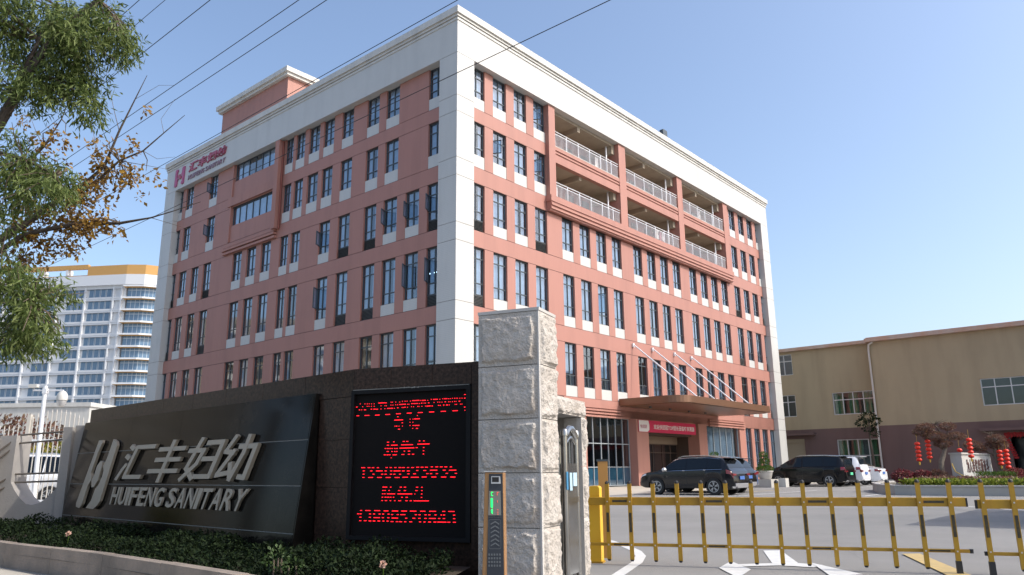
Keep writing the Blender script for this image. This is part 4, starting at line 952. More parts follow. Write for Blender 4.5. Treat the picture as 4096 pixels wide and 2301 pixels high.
for (a, b) in ((0.155, 0.325), (1.215, 1.39), (2.29, 2.475), (3.41, 3.60)):
    q = MB(); q.box(a, b, -0.0225, -0.0205, 0.69, 0.714); q.build('reflective_tape', 'black_tape', bar); q = MB(); q.box(a, b, -0.0175, -0.0155, 0.214, 0.231); q.build('reflective_tape', 'black_tape', bar)
bar2 = empty('boom_barrier', (1.0 + bd.x * 3.93, 9.3 + bd.y * 3.93, 0), brot, 'end of a second yellow fence barrier arm at the right edge, separated by a gap', 'barrier')
rail(-0.03, 2.6, 0.635, 0.725, -0.02, 0.02, bar2); rail(-0.0, 2.6, 0.185, 0.22, -0.015, 0.015, bar2)
q = MB(); q.box(-0.045, -0.03, -0.022, 0.022, 0.635, 0.72); q.lathe([(0.02, -0.02), (0.022, 0.02)], -0.005, 0, 0.202, 8); q.build('end_cap', 'black_rubber', bar2)
for i, x in enumerate((0.02, 0.29, 0.56, 0.83, 1.10)):
    pale(bar2, x + 0.0, i == 0)
bp_ = empty('barrier_post', (0.98, 9.47, 0), brot, 'bright yellow square barrier machine post standing beside the stone housing', 'post')
q = MB(); q.prism(rounded(-0.075, 0.055, 0.0, 0.87, 0.03), -0.075, 0.075, 'y'); q.build('housing', 'post_yellow', bp_)
q = MB(); q.box(-0.09, 0.07, -0.085, 0.085, 0.0, 0.02); q.build('base_plate', 'barrier_yellow', bp_)
op = empty('access_post', (1.13, 9.98, 0), R(-8), 'narrow dull orange post with dark cap behind the yellow barrier post', 'post')
q = MB(); q.box(-0.06, 0.06, -0.06, 0.06, 0, 1.16); q.build('case', 'post_orange', op); q = MB(); q.box(-0.075, 0.065, -0.065, 0.065, 1.161, 1.185); q.build('cap', 'frame_dark', op)

# ------------------------------------------------------------------ shrub bed, kerb and hedge
bed = [(-6.6, 10.1), (-6.06, 9.563), (-4.157, 8.132), (-2.207, 6.4), (-0.9, 5.3), (-0.5, 7.3), (-0.42, 7.78), (-1.75, 8.3), (-7.3, 13.35), (-9.6, 14.2), (-9.6, 11.9)]
sheet('soil', bed, 0.16, 'soil')
kb = [(-9.6, 11.9), (-6.6, 10.0), (-6.06, 9.563), (-5.1, 8.85), (-4.157, 8.132), (-3.2, 7.3), (-2.207, 6.4), (-0.9, 5.2)]
kp = empty('kerb', (0, 0, 0), 0, 'low weathered stone kerb edging the shrub bed in front of the sign wall', 'kerb')
for i in range(len(kb) - 1):
    a = Vector(kb[i]); b = Vector(kb[i + 1]); n = max(1, int((b - a).length / 0.9))
    for j in range(n):
        p = a.lerp(b, j / n); r_ = a.lerp(b, (j + 1) / n); d = (r_ - p).normalized(); nn = Vector((d.y, -d.x)) * -1.0
        g_ = d * 0.003; q = MB(); P = [p + g_, r_ - g_, r_ - g_ + nn * 0.12, p + g_ + nn * 0.12]
        q.prism([(v.x, v.y) for v in P], 0.0, 0.27 + 0.004 * ((i + j) % 2), 'z'); q.build('kerb_stone', 'kerb_stone', kp)
sheet('pavement', [(-12, 10.5), (-6.5, 10.0), (-6.06, 9.5), (-2.2, 6.3), (-0.9, 5.1), (-2.0, 4.0), (-12, 9.4)], 0.003, 'apron')
rg = np.random.RandomState(4)
P = []; D = []; N = 42000
t = rg.rand(N)
# band between kerb and wall
fx = np.interp(t, [0, 0.25, 0.5, 0.75, 1], [-9.3, -6.3, -4.2, -2.3, -1.0]); fy = np.interp(t, [0, 0.25, 0.5, 0.75, 1], [12.1, 9.9, 8.25, 6.65, 5.5])
bx = np.interp(t, [0, 0.25, 0.5, 0.75, 1], [-9.2, -7.2, -4.6, -2.0, -0.55]); by = np.interp(t, [0, 0.25, 0.5, 0.75, 1], [13.4, 12.95, 10.6, 8.15, 7.6])
s = rg.rand(N) ** 0.9; x = fx + (bx - fx) * s; y = fy + (by - fy) * s
hh = 0.33 + 0.09 * np.sin(x * 3.1) + 0.07 * np.sin(y * 5.3 + x * 2.2) + 0.06 * np.sin(x * 9.7 + 1)
prof = np.clip(np.minimum(s * 3.5, 1.0), 0.3, 1.0)
z = 0.12 + (hh * 0.62 * prof) * rg.rand(N) ** 0.55
D = np.stack([rg.normal(size=N) * 0.8, rg.normal(size=N) * 0.8 - 0.3, rg.rand(N) * 1.1], 1)
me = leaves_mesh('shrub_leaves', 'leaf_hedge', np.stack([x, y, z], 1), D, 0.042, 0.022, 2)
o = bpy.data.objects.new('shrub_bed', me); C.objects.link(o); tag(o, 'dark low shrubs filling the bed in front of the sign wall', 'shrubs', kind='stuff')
# sunlit mixed bush at far left and a pale clump in the bed
def bush(name, clumps, m_, ln, wd, label, seed, cat='bush', stems=True, group=None):
    rg_ = np.random.RandomState(seed); P, D = blob_points(clumps, rg_); e = empty(name, (clumps[0][0], clumps[0][1], 0), 0, label, cat, group)
    me = leaves_mesh('foliage', m_, P - np.array([clumps[0][0], clumps[0][1], 0]), D + rg_.normal(size=D.shape) * 0.5, ln, wd, seed); o = bpy.data.objects.new('foliage', me); C.objects.link(o); o.parent = e
    if stems:
        q = MB()
        for c in clumps:
            for k in range(3):
                a = rg_.rand() * 6.28; q.tube([(c[0] - clumps[0][0] + 0.05 * math.cos(a), c[1] - clumps[0][1], 0.0), (c[0] - clumps[0][0] + c[3] * 0.4 * math.cos(a), c[1] - clumps[0][1] + c[4] * 0.4 * math.sin(a), c[2])], [0.018, 0.006], 5)
        q.build('stem', 'twig', e)
    return e
bush('leafy_bush', [(-8.55, 11.9, 0.70, 0.45, 0.4, 0.36, 900), (-8.1, 11.7, 0.5, 0.30, 0.3, 0.3, 500), (-8.9, 12.0, 0.45, 0.4, 0.4, 0.35, 500)], 'leaf_mixed', 0.075, 0.035, 'green and yellow leafy bush at the left end of the bed below the grey wall', 8)
bush('leafy_bush', [(-1.98, 6.72, 0.36, 0.11, 0.10, 0.09, 110), (-1.82, 6.62, 0.31, 0.08, 0.08, 0.07, 50)], 'leaf_dim', 0.036, 0.02, 'small paler green bush among dark shrubs below the display board', 9)
for x_, y_, z_, lb in ((-1.03, 6.3, 0.355, 'single pale pink rose bloom below the display board'), (-5.35, 9.6, 0.37, 'single pale pink rose bloom in the shrubs below the company name')):
    e = empty('rose', (x_, y_, 0), 0, lb, 'flower', 'pale roses among the shrubs')
    rgx = np.random.RandomState(int(abs(x_) * 10)); P, D = blob_points([(0, 0, z_, 0.018, 0.018, 0.015, 50)], rgx)
    o = bpy.data.objects.new('bloom', leaves_mesh('bloom', 'petal', P, D, 0.02, 0.018, 3)); C.objects.link(o); o.parent = e
    q = MB(); q.tube([(0, 0, 0.14), (0.01, 0, z_)], 0.004, 5); q.build('stem', 'leaf_bonsai', e)

# ------------------------------------------------------------------ grey boundary wall with cut-out at the left
gw = empty('boundary_wall', (-8.2, 13.6, 0), R(-3), 'grey rendered boundary wall with rounded cut-out bridged by dark bars, left of the sign wall', 'wall')
q = MB()
ox0, ox1 = -0.50, 0.37      # opening sides in local x
curve = [(ox0, 1.74), (ox0, 1.05), (-0.50, 0.95), (-0.42, 0.82), (-0.30, 0.68), (-0.17, 0.58), (-0.06, 0.565), (0.07, 0.60), (0.20, 0.70), (0.30, 0.80), (0.355, 0.90), (ox1, 1.05), (ox1, 1.86)]
lp = [(-0.80, 0.0)] + [(-0.80, 1.72)] + curve + [(0.80, 1.90), (0.80, 0.0)]
# build as vertical strips to stay valid
def wallstrip(P, y0, y1):
    for i in range(len(P) - 1):
        (xa, za), (xb, zb) = P[i], P[i + 1]
        if xb - xa > 0.001: q.prism([(xa, 0), (xb, 0), (xb, zb), (xa, za)], y0, y1, 'y')
wallstrip([(-0.5, 0.95), (-0.42, 0.82), (-0.30, 0.68), (-0.17, 0.58), (-0.06, 0.565), (0.07, 0.60), (0.20, 0.70), (0.30, 0.80), (0.37, 0.93)], 0.0, 0.4)
q.box(-0.80, -0.5, 0.0, 0.4, 0, 1.74); q.box(0.37, 0.53, -0.06, 0.4, 0, 1.87); q.box(0.53, 0.95, 0.02, 0.4, 0, 1.90)
q.box(-5.0, -0.80, -0.35, 0.05, 0, 1.70)
q.build('rendered_wall', 'grey_render', gw)
for z in (1.77, 1.63, 1.10, 0.96):
    q = MB(); q.tube([(-0.82, -0.18, z - 0.42 if z > 1.5 else z - 0.28), (-0.50, 0.10, z - 0.02), (0.37, 0.10, z + 0.04 if z > 1.5 else z)], 0.018, 6); q.build('bar', 'bar_brown', gw, True)
# white railing fence behind
fe = empty('railing_fence', (-13.0, 22.0, 0), 0, 'white steel railing fence with spiked curved top behind the grey wall', 'fence')
q = MB(); q.box(-4.0, 3.4, -0.02, 0.02, 0.35, 0.40); q.box(-4.0, 3.4, -0.02, 0.02, 2.0, 2.05); q.build('fence_rail', 'white_metal', fe)
mat('fence_paint', (0.50, 0.47, 0.42), 0.5)
for i in range(56):
    x = -3.9 + i * 0.13; hgt = 2.35 + (0.45 * max(0.0, math.cos((x - 0.0) / 1.15 * math.pi / 2)) if abs(x - 0.0) < 1.15 else 0.0)
    q = MB(); q.box(-0.010, 0.010, -0.010, 0.010, 0.05, hgt); q.tube([(0, 0, hgt), (0, 0, hgt + 0.1)], [0.018, 0.002], 5); o = q.build('fence_bar', 'fence_paint', fe); o.location = (x, 0, 0)
q = MB()
for x in (-0.75, -2.6, 1.2): q.box(x - 0.05, x + 0.05, -0.05, 0.05, 0, 2.75)
q.build('fence_post', 'fence_paint', fe)
# camera pole
cp_ = empty('camera_pole', (-10.9, 18.0, 0), 0, 'slim white pole with dome security camera and small camera on a cross arm', 'camera pole')
q = MB(); q.tube([(0.0, 0, 0), (-0.05, 0, 1.5), (-0.08, 0, 3.1)], [0.055, 0.05, 0.045], 12); q.build('pole', 'white_metal', cp_, True)
q = MB(); q.tube([(-0.36, 0, 3.0), (0.36, 0, 2.99)], 0.018, 8); q.box(-0.12, -0.02, -0.05, 0.05, 2.92, 3.04); q.build('cross_arm', 'white_metal', cp_)
q = MB(); q.lathe([(0.0, 0.16), (0.06, 0.15), (0.105, 0.09), (0.12, 0.0), (0.115, -0.06)], 0.34, 0, 2.82, 14); q.build('dome_housing', 'white_render', cp_, True)
q = MB(); q.lathe([(0.105, 0.0), (0.10, -0.06), (0.07, -0.12), (0.0, -0.15)], 0.34, 0, 2.75, 14); q.build('dome', 'silver', cp_, True)
q = MB(); q.prism(rounded(-0.46, -0.26, 3.06, 3.14, 0.02), -0.05, 0.05, 'y'); q.tube([(-0.34, 0, 3.0), (-0.34, 0, 3.06)], 0.01, 6); q.build('box_camera', 'white_render', cp_)
# greenery and parked cars beyond the fence
bush('hedge', [(-19.5, 34, 1.2, 3.2, 1.2, 1.2, 2600), (-25.5, 35, 1.4, 3.4, 1.2, 1.3, 2600), (-31, 36, 1.5, 3.4, 1.2, 1.4, 2200)], 'leaf_mixed', 0.22, 0.11, 'loose olive green hedge seen through the white railing fence', 21, 'hedge')
bush('garden_tree', [(-30, 46, 3.3, 3.6, 2, 1.2, 1500), (-35, 46, 3.6, 3.2, 2, 1.3, 1300)], 'leaf_brownish', 0.3, 0.16, 'low brownish tree beyond the railing at the left edge of the photo', 22, 'tree')
# ------------------------------------------------------------------ cars
def car(kind, paint, label, loc, rz, plate='plate_blue', chrome=True, group='cars parked in front of the buildings'):
    K = {
      'suv': dict(L=4.62, w=0.93, top=[(-2.31, .62), (-2.29, .80), (-2.24, 1.0), (-2.12, 1.12), (-1.93, 1.46), (-1.75, 1.58), (-1.2, 1.66), (-0.3, 1.68), (0.25, 1.64), (0.55, 1.54), (1.02, 1.16), (1.25, 1.06), (1.8, .99), (2.12, .90), (2.26, .74), (2.31, .60)],
                  belt=[(-2.31, .98), (-2.0, 1.08), (0.9, 1.02), (1.2, 1.0)], cab=(-2.1, 1.05), axle=(-1.42, 1.36), r=0.365, side=(-1.78, 0.86), cl=.30),
      'mpv': dict(L=4.95, w=0.94, top=[(-2.47, .62), (-2.46, .85), (-2.43, 1.05), (-2.38, 1.2), (-2.25, 1.60), (-2.1, 1.70), (-1.3, 1.76), (0.0, 1.77), (0.45, 1.72), (0.9, 1.52), (1.45, 1.18), (1.7, 1.08), (2.1, .98), (2.35, .82), (2.45, .66), (2.47, .58)],
                  belt=[(-2.47, 1.10), (-2.0, 1.10), (1.2, 1.04), (1.6, 1.0)], cab=(-2.36, 1.5), axle=(-1.50, 1.50), r=0.36, side=(-2.0, 1.25), cl=.26),
      'sedan': dict(L=4.6, w=0.90, top=[(-2.3, .62), (-2.28, .85), (-2.22, .98), (-1.9, 1.06), (-1.6, 1.12), (-1.0, 1.40), (-0.5, 1.46), (0.2, 1.45), (0.5, 1.38), (1.0, 1.08), (1.3, 1.0), (1.9, .90), (2.2, .78), (2.28, .62)],
                  belt=[(-2.3, .95), (-1.5, 1.02), (0.9, .95), (1.2, .92)], cab=(-1.62, 1.05), axle=(-1.35, 1.38), r=0.33, side=(-1.3, 0.85), cl=.22)}[kind]
    e = empty('parked_car', loc, rz, label, 'car', group)
    Lh = K['L'] / 2; w = K['w']; tx = [p[0] for p in K['top']]; tz = [p[1] for p in K['top']]
    top = lambda x: float(np.interp(x, tx, tz)); belt = lambda x: min(float(np.interp(x, [p[0] for p in K['belt']], [p[1] for p in K['belt']])), top(x) - 0.035)
    def hw(x):
        a = abs(x) / Lh; return w * (1 - 0.17 * max(0, (a - 0.72) / 0.28) ** 2.2)
    ar = K['r'] + 0.05
    def zb(x):
        z = K['cl'] + (0.10 * max(0, abs(x) - Lh + 0.35) / 0.35)
        for a in K['axle']:
            if abs(x - a) < ar: z = max(z, K['r'] + math.sqrt(ar * ar - (x - a) ** 2))
        return z
    def sec(x):
        b = belt(x); t = top(x); h_ = hw(x); z0 = zb(x); c = max(0.0, min(1.0, (t - b) / 0.5)); zl = min(z0 + 0.10, b - 0.03)
        wt = h_ * (0.985 - 0.20 * c)
        return [(0, z0 if z0 < 0.5 else 0.5), (h_ * .86, min(z0, 0.5) if z0 > .5 else z0), (h_ * .975, z0), (h_ * 1.0, max(z0 + 0.001, (zl + b) / 2)), (h_ * .985, b - 0.02), (h_ * .955, b + 0.01 * c), (wt * 0.99, b + (t - b) * 0.86), (wt * .90, b + (t - b) * 0.97), (wt * .5, t), (0, t + 0.012)]
    xs = sorted(set([round(x, 4) for x in list(np.linspace(-Lh, Lh, 45)) + tx + [a + ar * math.cos(R(k)) for a in K['axle'] for k in range(0, 181, 12)]]))
    xs = [x for x in xs if -Lh <= x <= Lh]; m = MB(); ns = 10; vs = []
    for x in xs:
        s_ = sec(x)
        vs += [(x, y, z) for y, z in s_] + [(x, -y, z) for y, z in s_[1:-1]]
    nn = 2 * ns - 2
    def idx(i, j, sd):       # sd 0 right(+y) 1 left
        if sd == 0 or j in (0, ns - 1): return i * nn + j
        return i * nn + ns + (j - 1)
    fs = []
    for i in range(len(xs) - 1):
        for j in range(ns - 1):
            for sd_ in (0, 1): fs.append((idx(i, j, sd_), idx(i + 1, j, sd_), idx(i + 1, j + 1, sd_), idx(i, j + 1, sd_)))
    for i in (0, len(xs) - 1): fs.append(tuple([idx(i, j, 0) for j in range(ns)] + [idx(i, j, 1) for j in range(ns - 2, 0, -1)]))
    m.add(vs, fs); m.build('body', paint, e, True)
    def surf(x, v, off=0.008):
        s_ = sec(x); i = min(int(v), ns - 2); f = v - i; y = s_[i][0] * (1 - f) + s_[i + 1][0] * f; z = s_[i][1] * (1 - f) + s_[i + 1][1] * f
        dy = s_[i + 1][0] - s_[i][0]; dz = s_[i + 1][1] - s_[i][1]; l = math.hypot(dy, dz) or 1; return (x, y + off * dz / l, z - off * dy / l)
    def patch(name, m_, xa, xb, va, vb, nx=8, nv=3, off=0.008, sides=(1, -1), cut=None, parent=None):
        obs = []
        for sgn in sides:
            q = MB(); vv = []
            for i in range(nx + 1):
                for j in range(nv + 1):
                    x = xa + (xb - xa) * i / nx; lo_, hi_ = va, vb
                    if cut: lo_, hi_ = cut(x, va, vb)
                    p = surf(x, lo_ + (hi_ - lo_) * j / nv, off); vv.append((p[0], sgn * p[1], p[2]))
            q.add(vv, [(i * (nv + 1) + j, (i + 1) * (nv + 1) + j, (i + 1) * (nv + 1) + j + 1, i * (nv + 1) + j + 1) for i in range(nx) for j in range(nv)]); obs.append(q.build(name, m_, parent or e, True))
        return obs
    sx0, sx1 = K['side']
    xr = [p[0] for p in K['top']]
    cc = lambda x, a, b: (5.05, max(5.06, min(6.0, 5.0 + (1.0 if top(x) > belt(x) + 0.1 else 0.05))))
    n3 = 3; ed = [sx0 + (sx1 - sx0) * f for f in (0, 0.24, 0.62, 1.0)]
    for a, b in zip(ed[:-1], ed[1:]): patch('side_window', 'car_glass', a + 0.025, b - 0.025, 5.1, 6.0, 6, 3, 0.010)
    if chrome:
        patch('window_trim', 'chrome', sx0 - 0.05, sx1 + 0.10, 4.85, 5.02, 12, 1, 0.014)
        patch('window_trim', 'chrome', sx0 + 0.1, sx1 + 0.02, 6.03, 6.16, 12, 1, 0.014)
    # windscreen and rear window
    def band_patch(name, xa, xb, va=6.35):
        q = MB(); nx = 5; cols = [(-1, va), (-1, 7.2), (-1, 8.0), (1, 9.0), (1, 8.0), (1, 7.2), (1, va)]; vv = []
        for i in range(nx + 1):
            x = xa + (xb - xa) * i / nx
            for sgn, v in cols: p = surf(x, min(v, 8.999), 0.012); vv.append((p[0], sgn * p[1], p[2] + 0.004))
        k = len(cols); q.add(vv, [(i * k + j, (i + 1) * k + j, (i + 1) * k + j + 1, i * k + j + 1) for i in range(nx) for j in range(k - 1)]); q.build(name, 'car_glass', e, True)
    if kind == 'suv': band_patch('windscreen', 0.58, 1.0); band_patch('rear_window', -2.11, -1.91)
    elif kind == 'mpv': band_patch('windscreen', 0.65, 1.42); band_patch('rear_window', -2.37, -2.23)
    else: band_patch('windscreen', 0.52, 0.98); band_patch('rear_window', -1.55, -1.02)
    # rear wall details
    zr = top(-Lh + 0.03)
    for sgn in (1, -1):
        q = MB(); q.prism([(sgn * w * 0.56, .84), (sgn * w * .88, .82), (sgn * w * .90, .92), (sgn * w * 0.56, .90)], -Lh - 0.012, -Lh + 0.10, 'x'); q.build('tail_light', 'tail_red', e)
        q = MB(); q.prism([(sgn * w * 0.55, .30), (sgn * w * .80, .30), (sgn * w * .82, .38), (sgn * w * 0.55, .36)], -Lh - 0.03, -Lh + 0.1, 'x'); q.build('exhaust_trim', 'chrome', e)
    patch('tail_light', 'tail_red', -Lh + 0.02, -Lh + 0.30, 3.55, 4.5, 4, 2, 0.012); patch('headlight', 'head_lamp', Lh - 0.42, Lh - 0.10, 3.8, 4.9, 4, 2, 0.012)
    q = MB(); q.box(-Lh - 0.03, -Lh + 0.2, -w * .74, w * .74, 0.30, 0.50); q.build('rear_bumper', 'grey_trim' if kind == 'suv' else paint, e, bevel=0.02)
    q = MB(); q.box(-Lh - 0.028, -Lh - 0.002, -0.22, 0.22, 0.66, 0.80); q.build('number_plate', plate, e)
    if kind != 'sedan':
        q = MB(); q.box(K['cab'][0] - 0.06, K['cab'][0] + 0.32, -w * .66, w * .66, top(K['cab'][0] + 0.32) - 0.015, top(K['cab'][0] + 0.32) + 0.02); q.build('roof_spoiler', paint, e, bevel=0.01)
        q = MB()
        for sgn in (1, -1): q.tube([(x, sgn * w * 0.68, top(x) + (0.03 if i not in (0, 4) else 0.0)) for i, x in enumerate((-1.7, -1.4, -0.6, 0.1, 0.35))], 0.016, 5)
        q.build('roof_rail', 'chrome', e, True)
    for sgn in (1, -1):
        q = MB(); q.lathe([(0.0, -0.09), (0.08, -0.07), (0.11, 0.0), (0.08, 0.07), (0.0, 0.09)], sx1 + 0.02, sgn * (w + 0.10), 1.10, 8); q.box(sx1 - 0.04, sx1 + 0.05, sgn * (w * .94), sgn * (w + 0.08), 1.03, 1.06)
        q.build('wing_mirror', paint if kind != 'suv' else 'silver', e, True)
    # dark sill cladding and door seams
    patch('sill_trim', 'car_trim', K['axle'][0] + ar + 0.03, K['axle'][1] - ar - 0.03, 1.6, 2.35, 6, 1, 0.012)
    for f in (0.24, 0.62):
        x = sx0 + (sx1 - sx0) * f; patch('door_seam', 'car_trim', x - 0.006, x + 0.006, 2.4, 4.9, 1, 4, 0.004)
    for a, b in ((ed[1], 0.12), (ed[2], 0.12)):
        patch('door_handle', 'chrome' if chrome else paint, a + 0.06, a + 0.06 + b, 4.25, 4.5, 2, 1, 0.025)
    for ax in K['axle']:
        for sgn in (1, -1):
            r = K['r']; q = MB(); yo = sgn * (w - 0.02); yi = sgn * (w - 0.24)
            Mx = Matrix.Translation((ax, 0, r)) @ Matrix.Rotation(-math.pi / 2 * 1, 4, 'X')
            prof = [(r * .62, min(yo, yi)), (r * .96, min(yo, yi)), (r, min(yo, yi) + 0.03), (r, max(yo, yi) - 0.03), (r * .96, max(yo, yi)), (r * .62, max(yo, yi))]
            q.lathe(prof, 0, 0, 0, 28, 0, Mx); wh = q.build('wheel', 'tyre', e, True)
            q = MB(); ys = yo + sgn * 0.004
            for k in range(5):
                a = 2 * math.pi * k / 5 + 0.3
                for da in (-0.16, 0.16):
                    P = [(0.05, a - 0.35), (r * .64, a + da - 0.06), (r * .64, a + da + 0.06), (0.05, a + 0.35)]
                    q.prism([(ax + rr * math.cos(t_), r + rr * math.sin(t_)) for rr, t_ in P], ys - sgn * 0.03, ys + sgn * (0.001 * k + (0.0005 if da > 0 else 0)), 'y')
            n = 28; o1 = [(r * .66 * math.cos(2 * math.pi * k / n), r * .66 * math.sin(2 * math.pi * k / n)) for k in range(n)]; o2 = [(p[0] * .9, p[1] * .9) for p in o1]
            q.add([(ax + p[0], ys + sgn * 0.006, r + p[1]) for p in o1] + [(ax + p[0], ys + sgn * 0.006, r + p[1]) for p in o2], [(k, (k + 1) % n, n + (k + 1) % n, n + k) for k in range(n)])
            q.build('rim', 'rim', wh)
    # dark wheel housings
    q = MB()
    for ax in K['axle']: q.box(ax - ar, ax + ar, -w * .84, w * .84, 0.22, 0.74)
    q.build('underbody', 'car_trim', e)
    return e
HEAD = BROT + math.pi / 2      # nose towards the building
def W3(x, y): a = W(x, y); return (a[0], a[1], 0.0)
car('suv', 'car_black', 'black sport utility car with chrome window line, leftmost of the parked cars', W3(2.9, -11.75), HEAD).scale = (0.965, 0.965, 0.955)
car('suv', 'car_black_2', 'black sport utility car partly hidden behind the leftmost black one', W3(5.6, -10.9), HEAD).scale = (0.97, 0.97, 0.96)
car('sedan', 'car_blue', 'bluish grey car mostly hidden behind the two black cars at the left', W3(7.25, -10.2), HEAD)
car('mpv', 'car_black_2', 'black people carrier with green number plate parked right of the potted pine', W3(19.0, -10.9), HEAD, 'plate_green', False)
car('mpv', 'car_white', 'white people carrier parked behind the black people carrier', W3(21.8, -10.9), HEAD, 'plate_blue', False)
car('sedan', 'car_white', 'white low car furthest right in the parked row', W3(24.6, -11.3), HEAD, 'plate_blue', False)
car('mpv', 'car_white', 'white car seen through the fence at far left', (-17.0, 27.0, 0), R(185), group='cars beyond the left fence')

# ------------------------------------------------------------------ potted pines in front of the building
def potted(x, y, sc_, label, box=True):
    e = empty('potted_pine', W3(x, y), BROT, label, 'potted plant', 'cloud pruned pines in stone pots')
    if box:
        q = MB(); q.box(-0.55, 0.55, -0.55, 0.55, 0, 0.46); q.build('plinth', 'concrete', e)
    z0 = 0.46 if box else 0.0
    q = MB(); q.lathe([(0.30, 0.0), (0.34, 0.03), (0.44, 0.40), (0.48, 0.42), (0.48, 0.48), (0.40, 0.48), (0.38, 0.42)], 0, 0, z0, 18); q.build('pot', 'cut_stone', e, True)
    q = MB(); tr = [(0, 0, z0 + 0.42), (0.08, 0, z0 + 0.7), (-0.08, 0.03, z0 + 1.0), (0.06, 0, z0 + 1.25), (0.0, 0, z0 + 1.45)]; q.tube(tr, [0.07, 0.06, 0.045, 0.035, 0.02], 7); q.build('trunk', 'bark', e, True)
    rg_ = np.random.RandomState(int(x * 3))
    cl = [(0, 0, z0 + .58, .55, .5, .16, 420), (-.12, 0, z0 + .85, .30, .28, .12, 220), (.12, 0, z0 + 1.05, .30, .26, .11, 220), (-.04, 0, z0 + 1.25, .22, .2, .09, 150), (.02, 0, z0 + 1.42, .26, .22, .10, 180), (.42, 0, z0 + .62, .3, .3, .12, 160), (-.42, 0, z0 + .55, .25, .3, .14, 160)]
    P, D = blob_points(cl, rg_); o = bpy.data.objects.new('foliage', leaves_mesh('foliage', 'leaf_bonsai', P, D + np.array([0, 0, 0.4]), 0.09, 0.04, 3)); C.objects.link(o); o.parent = e
    e.scale = (sc_, sc_, sc_); return e
potted(16.2, -9.4, 1.0, 'cloud pruned pine in a stone pot on a plinth, left of the black people carrier')
potted(13.5, -7.6, 1.0, 'cloud pruned pine whose top shows above the leftmost black car')
bk = MB(); bk.box(16.9, 17.4, -10.3, -9.9, 0, 0.5); o = bk.build('white_block', 'white_render'); o.location = (BP.x, BP.y, 0); o.rotation_euler = (0, 0, BROT); tag(o, 'small white block on the ground right of the potted pine plinth', 'block')

# ------------------------------------------------------------------ tan factory building
F0 = Vector((26.47, 56.15)); frot = math.atan2(-0.649, 0.761)
FK = 1.3; FZ = -0.315
Fb = empty('factory_hall', (F0.x * FK, F0.y * FK, FZ), frot, 'tan and maroon factory hall with wide upper window and dark doorway, at the right edge', 'building')
def hall(parent, x0, x1, y, zt, openings, zb_=4.0):
    """front wall facing -y built round its openings (x0,x1,z0,z1)"""
    q = MB(); xs = sorted(set([x0, x1] + [o[0] for o in openings] + [o[1] for o in openings]))
    for a, b in zip(xs[:-1], xs[1:]):
        oo = sorted([(o[2], o[3]) for o in openings if o[0] <= a + 1e-6 and o[1] >= b - 1e-6]); z = 0.0
        for lo_, hi_ in oo + [(zt, zt)]:
            if lo_ > z:
                for s0, s1, mi in ((z, min(lo_, zb_), 1), (max(z, zb_), lo_, 0)):
                    if s1 > s0: q.box(a, b, y, y + 0.3, s0, s1, mi)
            z = max(z, hi_)
    return q.build('wall', ['tan_render', 'maroon_render'], parent)
B_open = [(6.68, 13.2, 5.02, 6.83), (7.9, 16.0, 0.0, 2.95)]
hall(Fb, 0, 22, 0.0, 10.1, B_open)
q = MB(); q.box(0, 0.3, 0.3, 14, 0, 10.1); q.box(0.3, 22, 13.7, 14, 0, 10.1); q.box(21.7, 22, 0.3, 13.7, 0, 10.1); q.build('side_wall', 'tan_render', Fb)
q = MB(); q.box(0.3, 21.7, 5, 5.2, 0, 10.0); q.box(0.3, 21.7, 0.3, 5, 4.3, 4.5); q.build('interior_wall', 'dark_room', Fb)
q = MB(); q.box(-0.3, 22.3, -0.35, 14.2, 10.1, 10.35); q.box(-0.2, 22.2, -0.25, 14.1, 10.35, 10.42); q.build('roof_edge', 'roof_trim', Fb)
glazing(6.68, 13.2, 5.02, 6.83, [7.5, 8.43, 9.3, 10.2, 11.1, 12.1], [6.25], 0.08, Fb, 'alu', 'glass_green', 'window')
q = MB(); q.box(6.3, 17, -0.5, -0.001, 3.35, 3.55); q.build('door_hood', 'maroon_render', Fb)
q = MB(); q.box(7.9, 16, 1.6, 1.8, 0, 2.95); q.build('door', 'glass_black', Fb)
q = MB(); q.tube([(-0.12, -0.12, 0.0), (-0.12, -0.12, 9.5), (-0.05, -0.2, 9.9), (0.25, -0.2, 10.05)], 0.07, 8); q.build('downpipe', 'pipe', Fb, True)
Fb.scale = (FK, FK, FK)
Fa = empty('factory_wing', ((F0.x + 0.649 * 1.2) * FK, (F0.y + 0.761 * 1.2) * FK, FZ), frot, 'tan factory wing with green curtained windows, set back behind the parked white cars', 'building')
A_open = [(-9.3, -6.35, 8.33, 10.0), (-9.3, -6.35, 5.03, 6.75), (-3.5, -0.5, 5.0, 6.7), (-3.5, -0.5, 0.2, 3.15), (-9.0, -5.95, 0.0, 3.3)]
Fa.scale = (FK, FK, FK)
hall(Fa, -16, 0.0, 0.0, 10.2, A_open)
q = MB(); q.box(-16, 0, 5, 5.2, 0, 10.1); q.box(-16, 0, 0.3, 5, 4.2, 4.4); q.box(-16, 0, 0.3, 5, 7.6, 7.8); q.build('interior_wall', 'dark_room', Fa)
q = MB(); q.box(-16.2, 0.0, -0.3, 8, 10.2, 10.45); q.build('roof_edge', 'roof_trim', Fa)
glazing(-9.3, -6.35, 8.33, 10.0, [-7.9, -7.03], [9.45], 0.08, Fa, 'alu', 'glass_blue', 'window')
glazing(-9.3, -6.35, 5.03, 6.75, [-7.9, -7.0], [6.2], 0.08, Fa, 'alu', 'glass_green', 'window')
glazing(-3.5, -0.5, 5.0, 6.7, [-2.75, -2.0, -1.25], [6.12], 0.08, Fa, 'alu', 'glass_green', 'window')
glazing(-3.5, -0.5, 0.2, 3.15, [-2.75, -2.0, -1.25], [1.95], 0.08, Fa, 'alu', 'glass_green', 'window')
q = MB(); q.box(-9.0, -5.95, 0.15, 0.25, 0, 3.0)
